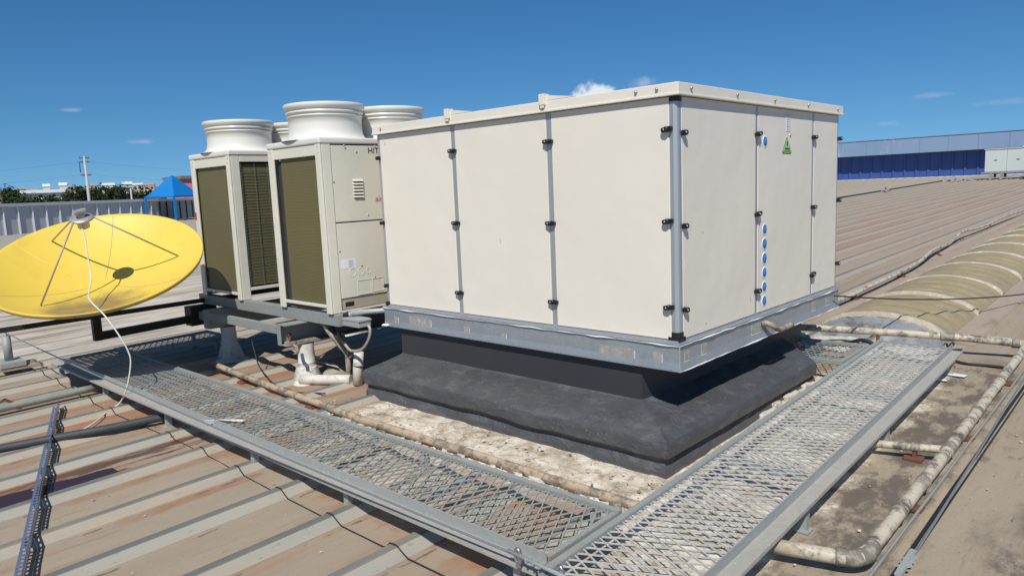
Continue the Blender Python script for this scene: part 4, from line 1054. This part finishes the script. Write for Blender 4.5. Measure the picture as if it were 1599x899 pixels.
# ------------------------------------------------------------------ loose scraps
GS = 'white plastic scraps lying on the roof'
def scrap(label, x, y, s_, m='white_plastic', h=.012, ang=0.0):
    n = 9; pts = []
    for k in range(n):
        a = math.tau * k / n; r = s_ * (.55 + .45 * random.random())
        pts.append((x + r * math.cos(a + ang) * 1.5, y + r * math.sin(a + ang) * .8, zr(y) + h + .01 * noise.noise(V((k, x, y)))))
    tag(MB().prism(pts, (0, 0, .005)).build('scrap', M[m]), label, 'scrap', GS)
scrap('torn white plastic scrap beside the outer edge of the right walkway', 1.03, 2.95, .075)
scrap('small white scrap just in front of the torn plastic scrap', .985, 2.72, .035)
scrap('long flat white scrap on the pan behind the crossing pale pipe', 1.12, 4.6, .085)
scrap('grey wooden offcut on the rusty pan left of the front walkway', -3.52, -2.02, .045, 'joint', .02)
mb = MB(); mb.prism([(-3.02, -1.93, -.62), (-2.94, -1.86, -.615), (-2.78, -1.74, -.63), (-2.80, -1.71, -.63), (-2.97, -1.84, -.625), (-3.04, -1.92, -.66)], (0, 0, .004))
tag(mb.build('scrap', M['white_plastic']), 'torn white strip caught on the toe edge of the front walkway', 'scrap', GS)
mb = MB()
for x, y, w in ((-4.9, .05, .16), (-4.45, -.05, .20)):
    mb.prism([(x, y - .12, zr(0) + .10), (x + w, y - .16, zr(0) + .14), (x + w + .22, y + .0, zr(0) + .06), (x + .18, y + .10, zr(0) + .05)], (0, 0, .008))
tag(mb.build('scrap', M['membrane']), 'curled sheets of pale membrane on the roof under the condensing units', 'scrap')
t = thing('rusty_clip', 'rusty bent bracket at the near end of the grey green conduit', 'bracket', (-5.75, -2.75, zr(-2.7) + .05))
mb = MB(); mb.bar((-5.80, -2.80, zr(-2.7) + .06), (-5.72, -2.66, zr(-2.7) + .12), .05, .02, bev=.004); mb.bar((-5.72, -2.66, zr(-2.7) + .12), (-5.70, -2.58, zr(-2.7) + .06), .05, .018, bev=.004); mb.build('plate', M['rust'], t)
# flakes and grit scattered over the pans
mb = MB()
for k in range(900):
    x = random.uniform(-7, 3.0); y = random.uniform(-4.6, 6)
    s_ = random.choice((.002, .003, .004, .005, .009)) * random.uniform(.7, 1.5); a = random.random() * 6.28
    z = zr(y) + .006
    pts = [(x + s_ * math.cos(a + q) * random.uniform(.7, 1.3), y + s_ * math.sin(a + q) * random.uniform(.7, 1.6), z + random.uniform(0, .004)) for q in (0, 1.5, 2.9, 4.4)]
    mb.prism(pts, (0, 0, .0025), random.choice((0, 0, 1)))
for k in range(260):
    x = random.uniform(-3.3, .3); y = -1.0 + .55 * random.random() ** 1.6; z = zr(y) + .022
    s_ = random.choice((.003, .004, .006, .010)) * random.uniform(.6, 1.3); a = random.random() * 6.28
    pts = [(x + s_ * 1.5 * math.cos(a + q) * random.uniform(.7, 1.3), y + s_ * math.sin(a + q) * random.uniform(.6, 1.4), z + random.uniform(-.004, .006)) for q in (0, 1.2, 2.6, 4.0, 5.1)]
    mb.prism(pts, (0, 0, .003), random.choice((0, 0, 1)))
for k in range(90):   # flakes of coating crusted along the drain pipe
    x = random.uniform(-3.0, .25); y = -.90 - .05 * (x + 5.4) / 5.4 + random.gauss(0, .035); z = zr(y) + .015
    s_ = random.uniform(.012, .032); a = random.random() * 6.28
    pts = [(x + s_ * 1.6 * math.cos(a + q) * random.uniform(.6, 1.3), y + s_ * .7 * math.sin(a + q) * random.uniform(.6, 1.4), z + random.uniform(-.004, .006)) for q in (0, 1.1, 2.3, 3.4, 4.6, 5.5)]
    mb.prism(pts, (random.uniform(-.006, .006), random.uniform(-.006, .006), random.uniform(.006, .02)), random.choice((0, 0, 1)))
stuff(mb.build('roof_grit', [M['membrane'], M['joint']]))

# ------------------------------------------------------------------ far right: blue building, pale air handler
bb = thing('blue_building', 'long blue sheet metal building with a faded overhanging fascia, far right', 'building', (-15, 65, .4))
mb = MB(); n = 0; x = -48.0; pts = []
while x < 16:
    pts += [(x, 65.2), (x + .62, 65.2), (x + .68, 65.12), (x + .80, 65.12), (x + .86, 65.2)]; x += .9
mb.grid([[(a, b, z) for a, b in pts] for z in (.3, 3.4)], smooth=False); mb.build('wall', M['blue_wall'], bb)
mb = MB(); mb.box((-48, 64.15, 2.60), (16, 64.21, 3.87), .0); mb.box((-48, 64.1, 3.871), (16, 66.5, 3.93)); mb.box((-48, 64.211, 2.60), (16, 65.15, 2.64))
x = -48
while x < 16: mb.box((x, 64.12, 2.62), (x + .03, 64.149, 3.86)); x += 2.1
mb.build('fascia', M['fascia'], bb)
mb = MB(); mb.box((-48, 64.85, .42), (16, 65.1, .56), .02); mb.build('base_flashing', M['coping'], bb)
fa = thing('air_handler', 'distant pale green-grey air handler on a skid in front of the blue building', 'air handler', (-5.6, 55, zr(55)))
z0 = zr(55)
for a, b in ((-8.0, -6.75), (-6.74, -5.5), (-5.49, -4.2)):
    k = MB().box((a, 54.6, z0 + .52), (b, 56.2, z0 + 2.02), .02).build('casing', M['far_cream'], fa)
    MB().box((a + .55, 54.57, z0 + 1.28), (a + .72, 54.599, z0 + 1.33)).build('handle', M['joint'], k)
mb = MB(); mb.box((-8.05, 54.55, z0 + 2.021), (-5.9, 56.25, z0 + 2.06), .01); mb.box((-5.88, 54.55, z0 + 2.05), (-4.1, 56.25, z0 + 2.14), .01); mb.build('roof_cap', M['white_wall'], fa)
mb = MB(); mb.bar((-8.2, 54.65, z0 + .46), (-4.0, 54.65, z0 + .46), .1, .1); mb.bar((-8.2, 56.1, z0 + .46), (-4.0, 56.1, z0 + .46), .1, .1)
for x in (-7.7, -7.1, -5.1, -4.6):
    mb.box((x, 54.6, z0), (x + .14, 54.75, z0 + .41)); mb.box((x, 56.0, z0), (x + .14, 56.15, z0 + .41))
mb.build('skid', M['galv_dirty'], fa)
mb = MB(); mb.bar((-10.2, 54.0, z0 + .12), (-3.0, 54.0, z0 + .12), .5, .06)
for k in range(9): mb.box((-10 + k * .85, 53.8, z0), (-9.94 + k * .85, 54.2, z0 + .09))
tag(mb.build('walkway', M['galv']), 'narrow grey walkway in front of the distant pale air handler', 'walkway')
ax = thing('duct', 'cream curved duct at the right of the distant pale air handler', 'duct', (-5.0, 53.6, z0))
MB().tube(smoothpath([(-5.15, 53.3, z0 + .1), (-5.2, 53.3, z0 + .8), (-4.9, 53.3, z0 + 1.5), (-4.2, 53.3, z0 + 1.75)], 6), .28, 16).build('elbow', M['cream_base'], ax)

# ------------------------------------------------------------------ left: parapet wall, tent, pole, trees, houses
wa, wb, wc = V((-48.8, -5.2, 0)), V((-59.3, 19.6, 0)), V((-63.5, 26.5, 0))
def wallseg(name, label, a, b, zt, m, mrib, step_, rw, base=-1.0):
    t = thing(name, label, 'wall', (a + b) / 2 + V((0, 0, base)))
    d = (b - a).normalized(); n = V((d.y, -d.x, 0)); n = n if n.dot(CAM - a) > 0 else -n
    L = (b - a).length
    MB().bar(a + V((0, 0, (base + zt) / 2)), b + V((0, 0, (base + zt) / 2)), .10, zt - base).build('sheet', m, t)
    mb = MB(); s_ = .2
    while s_ < L:
        p = a + d * s_ + n * .075
        mb.box((p.x - rw, p.y - rw, base), (p.x + rw, p.y + rw, zt - .22)); s_ += step_
    mb.build('standing_seam', mrib, t)
    MB().bar(a + V((0, 0, zt - .10)) + n * .05, b + V((0, 0, zt - .10)) + n * .05, .28, .20).build('coping', M['coping'], t)
    return t
wallseg('parapet_wall', 'pale galvanised sheet parapet wall behind the yellow dish', wa, wb, 1.45, M['wall_sheet'], M['wall_rib'], 1.0, .05)
wallseg('parapet_wall', 'dark weathered sheet wall below the blue tent', wb + V((-.01, .015, 0)), wc + V((-5, 8, 0)), 1.42, M['wall_old'], M['gap'], .85, .035)
tent = thing('tent', 'bright blue pyramid tent with blue legs against the dark sheet wall', 'tent', (-58.2, 19.9, -.5))
tcx = V((-57.6, 20.3, 0))
h2 = 2.05
cs = [tcx + V((h2 * math.cos(a), h2 * math.sin(a), 1.60)) for a in [math.radians(x) for x in (-22, 68, 158, 248)]]
mb = MB(); apex = tcx + V((0, 0, 3.22)); rows = []
for k in range(9):
    f = k / 8; row = []
    for j in range(4):
        for q in range(8):
            p = cs[j].lerp(cs[(j + 1) % 4], q / 8); e = p.lerp(apex + (p - V((tcx.x, tcx.y, p.z))) * .05, f)
            e += (V((tcx.x, tcx.y, e.z)) - e) * .06 * math.sin(math.pi * f) + V((0, 0, .035 * noise.noise(V((q * 1.3, j * 3, f * 5)))))
            row.append(e)
    row.append(row[0]); rows.append(row)
mb.grid(rows); mb.build('canopy', M['tent'], tent)
mb = MB()
for j in range(4): mb.bar(cs[j] + V((0, 0, -.06)), cs[(j + 1) % 4] + V((0, 0, -.06)), .03, .12)
mb.build('valance', M['tent'], tent)
for p in cs: MB().bar(V((p.x, p.y, -.6)), p, .16, .16).build('leg', M['tent'], tent)
# utility pole with crossarms
px, py = -141.0, 39.55
pole = thing('utility_pole', 'tall concrete utility pole with four crossarms above the trees', 'utility pole', (px, py, -9))
MB().tube([(px, py, -9), (px, py, 9.8)], .4, 12, True, 0, lambda i: .40 if i == 0 else .16).build('shaft', M['concrete'], pole)
for z in (9.5, 8.8, 6.5, 4.0):
    k = MB().bar((px - .25, py - .72, z), (px + .25, py + .72, z), .16, .16).build('crossarm', M['bark'], pole)
    mb = MB()
    for f in (-1, -.5, .5, 1): mb.box((px + .24 * f - .05, py + f * .68 - .05, z + .081), (px + .24 * f + .05, py + f * .68 + .05, z + .28), .02)
    mb.build('insulator', M['joint'], k)
mb = MB(); mb.tube([(px + .5, py - 1.0, 8.8), (px + .5, py - 1.0, 7.0)], .07, 8); mb.build('drop_cable', M['cable'], pole)
for k, (z, lab) in enumerate(((8.9, 'topmost sagging power line on the utility pole'), (6.7, 'middle sagging power line on the utility pole'), (4.3, 'lowest sagging power line on the utility pole'))):
    tag(MB().tube(sag((px - 22, py - 62, z - 1.5), (px, py, z), 1.6) + sag((px, py, z), (px + 24, py + 70, z - 3.0), 1.8), .012, 6).build('power_line', M['cable']), lab, 'power line', 'power lines on the utility pole')
# lamp poles beyond the wall
for lab, x, y, zt in (('thin grey lamp pole right of the utility pole', -112, 36.4, 3.6), ('thin grey lamp pole close to the blue tent', -112, 50.5, 2.6)):
    t = thing('lamp_pole', lab, 'lamp pole', (x, y, -9), 'lamp poles beyond the parapet')
    MB().tube([(x, y, -9), (x, y, zt)], .12, 8).build('shaft', M['concrete'], t)
    MB().bar((x, y - .5, zt), (x, y + .5, zt), .3, .18).build('lamp_head', M['coping'], t)
# trees: tapered trunk with limbs, crown of many leaf clumps
def tree(label, az, dist, top, wid, seed):
    random.seed(seed)
    a = az; x = CAM.x + math.cos(a) * dist; y = CAM.y + math.sin(a) * dist; zb = -9.0
    t = thing('tree', label, 'tree', (x, y, zb), 'dark trees beyond the parapet')
    mb = MB(); hh = top - zb
    mb.tube([(x, y, zb), (x + .2, y, zb + hh * .35), (x, y + .3, zb + hh * .7)], .4, 8, True, 0, lambda i: (.45, .32, .15)[i])
    for k in range(5):
        an = random.random() * 6.28; mb.tube([(x, y, zb + hh * .35), (x + math.cos(an) * wid * .3, y + math.sin(an) * wid * .3, zb + hh * (.55 + .2 * random.random()))], .15, 6, True, 0, lambda i: (.2, .06)[i])
    mb.build('trunk', M['bark'], t)
    mb = MB(); lobes = []
    for k in range(13):
        an = random.random() * 6.28; r = wid * .5 * math.sqrt(random.random())
        lobes.append((V((x + math.cos(an) * r, y + math.sin(an) * r, top - hh * .14 - (r / wid) ** 2 * hh * .5 - random.random() * hh * .42)), wid * random.uniform(.16, .26)))
    for c, r in lobes:
        for k in range(150):
            n = V((random.gauss(0, 1), random.gauss(0, 1), random.gauss(0, .8))).normalized()
            p = c + n * r * random.uniform(.55, 1.08); s_ = random.uniform(.25, .55)
            u = n.orthogonal().normalized(); u.rotate(Matrix.Rotation(random.random() * 6.28, 3, n)); w = n.cross(u) + n * random.uniform(-.5, .5)
            mb.b.faces.new([mb.b.verts.new(q) for q in (p - u * s_, p - w * s_ * .6, p + u * s_, p + w * s_ * .6)])
    mb.build('crown', M['leaf'], t, fix=False)
import math as _m
def az_of(px_): # compass angle of an image column at the horizon
    d = F_ + R_ * ((px_ - 799.5) / 1129.9) + U_ * ((449.5 - 320) / 1129.9); return math.atan2(d.y, d.x)
tl = [('broad dark tree at the far left above the dish', -8, 8.0, 13), ('rounded dark tree second from the left edge', 12, 7.6, 12), ('low dark tree left of the pale warehouse roof', 34, 5.6, 10), ('low bush-like tree in front of the pale warehouse', 62, 4.2, 11), ('dark tree at the right end of the warehouse roof', 92, 5.6, 10),
      ('dark round tree just left of the utility pole', 112, 7.2, 11), ('dark tree behind the utility pole', 136, 7.6, 12), ('highest dark tree right of the utility pole', 152, 8.8, 11), ('dark tree behind the lamp pole', 168, 7.4, 11), ('wide dark tree midway between pole and tent', 190, 7.6, 13),
      ('dark tree third from the blue tent', 206, 7.6, 11), ('dark tree second from the blue tent', 222, 7.0, 12), ('dark tree touching the outline of the blue tent', 238, 6.4, 11)]
for k, (lab, p, top, w) in enumerate(tl): tree(lab, az_of(p), 205 + (k % 3) * 12, top, w, 100 + k)
random.seed(11)
# houses on the hill
def hill_z(d): return (-9 + (d - 330) * .062) if d < 560 else min(16, 5 + (d - 500) * .07)
def house(label, p, dist, w, h, m, roof_m, z=None):
    w *= .5; h *= .72
    a = az_of(p); x = CAM.x + math.cos(a) * dist; y = CAM.y + math.sin(a) * dist; z = hill_z(dist) if z is None else z
    t = thing('house', label, 'house', (x, y, z), 'houses on the far hill')
    ang = a + random.uniform(-.3, .3); Rm = Matrix.Rotation(ang, 3, 'Z'); dd = w * .7
    mb = MB(); mb.box((x - dd / 2, y - w / 2, z - 3), (x + dd / 2, y + w / 2, z + h), rot=Rm); mb.build('wall', m, t)
    mb = MB(); q = [V((-dd / 2 - .4, -w / 2 - .4, 0)), V((dd / 2 + .4, -w / 2 - .4, 0)), V((0, -w / 2 - .4, h * .35))]
    mb.prism([V((x, y, z + h + .02)) + Rm @ p_ for p_ in q], Rm @ V((0, w + .8, 0))); mb.build('roof', roof_m, t)
    mb = MB()
    for f in (-.28, .22):
        c_ = V((x, y, z + h * .5)) + Rm @ V((-dd / 2 - .03 if False else -dd / 2, w * f, 0))
        c2 = V((x, y, z + h * .5)) + Rm @ V((dd / 2, w * f, 0))
        for cc in (c_, c2): mb.box(cc - V((.06, .9, .8)), cc + V((.06, .9, .8)), rot=Rm)
    mb.build('window', M['window'], t)
hl = [('small white house near the left edge of the hill', 22, 560, 8, 4, 'white_wall', 'pale_roof'), ('small cream house right of the leftmost house', 38, 590, 9, 4, 'cream_wall', 'tile'), ('white house above the left part of the warehouse', 56, 575, 7, 4, 'white_wall', 'tile'), ('taller white house above the warehouse middle', 76, 560, 7, 7.5, 'white_wall', 'pale_roof'),
      ('tallest white house left of the utility pole', 102, 560, 8, 8, 'white_wall', 'pale_roof'), ('cream house just left of the utility pole', 118, 600, 10, 4, 'cream_wall', 'tile'), ('white house just right of the utility pole', 150, 590, 10, 5, 'white_wall', 'tile'), ('wide white block between utility pole and tent', 172, 570, 15, 6.5, 'white_wall', 'pale_roof'),
      ('low cream house right of the wide white block', 188, 580, 10, 4, 'cream_wall', 'tile'), ('white block third from the blue tent', 202, 560, 11, 7.5, 'white_wall', 'pale_roof'), ('cream house second from the blue tent', 218, 585, 14, 5, 'cream_wall', 'pale_roof'), ('cream house closest to the blue tent', 236, 570, 14, 5.5, 'cream_wall', 'tile')]
for lab, p, dst, w, h, m, rm in hl: house(lab, p, dst, w, h, M[m], M[rm])
a = az_of(68); x = CAM.x + math.cos(a) * 330; y = CAM.y + math.sin(a) * 330
wh = thing('warehouse', 'wide warehouse with a pale sheet roof among the trees', 'warehouse', (x, y, -9))
Rm = Matrix.Rotation(a, 3, 'Z')
MB().box((x - 8, y - 7, -9), (x + 8, y + 7, 6.6), rot=Rm).build('wall', M['white_wall'], wh)
mb = MB(); mb.prism([V((x, y, 6.62)) + Rm @ V(q_) for q_ in ((-9, -8, 0), (9, -8, 0), (9, -8, 1.6))], Rm @ V((0, 16, 0))); mb.build('roof', M['pale_roof'], wh)
a = az_of(298); x = CAM.x + math.cos(a) * 120; y = CAM.y + math.sin(a) * 120
pk = thing('pink_building', 'pink building with a dark roof edge behind the blue tent', 'building', (x, y, -9))
MB().box((x - 3, y - 2.2, -9), (x + 3, y + 6, 4.4), rot=None).build('wall', M['pink'], pk)
MB().box((x - 3.3, y - 2.5, 4.41), (x + 3.3, y + 6.3, 4.85)).build('roof', M['joint'], pk)
for o in list(bpy.data.objects):
    if 'wloc' in o: del o['wloc']
    if 'ax' in o: del o['ax']
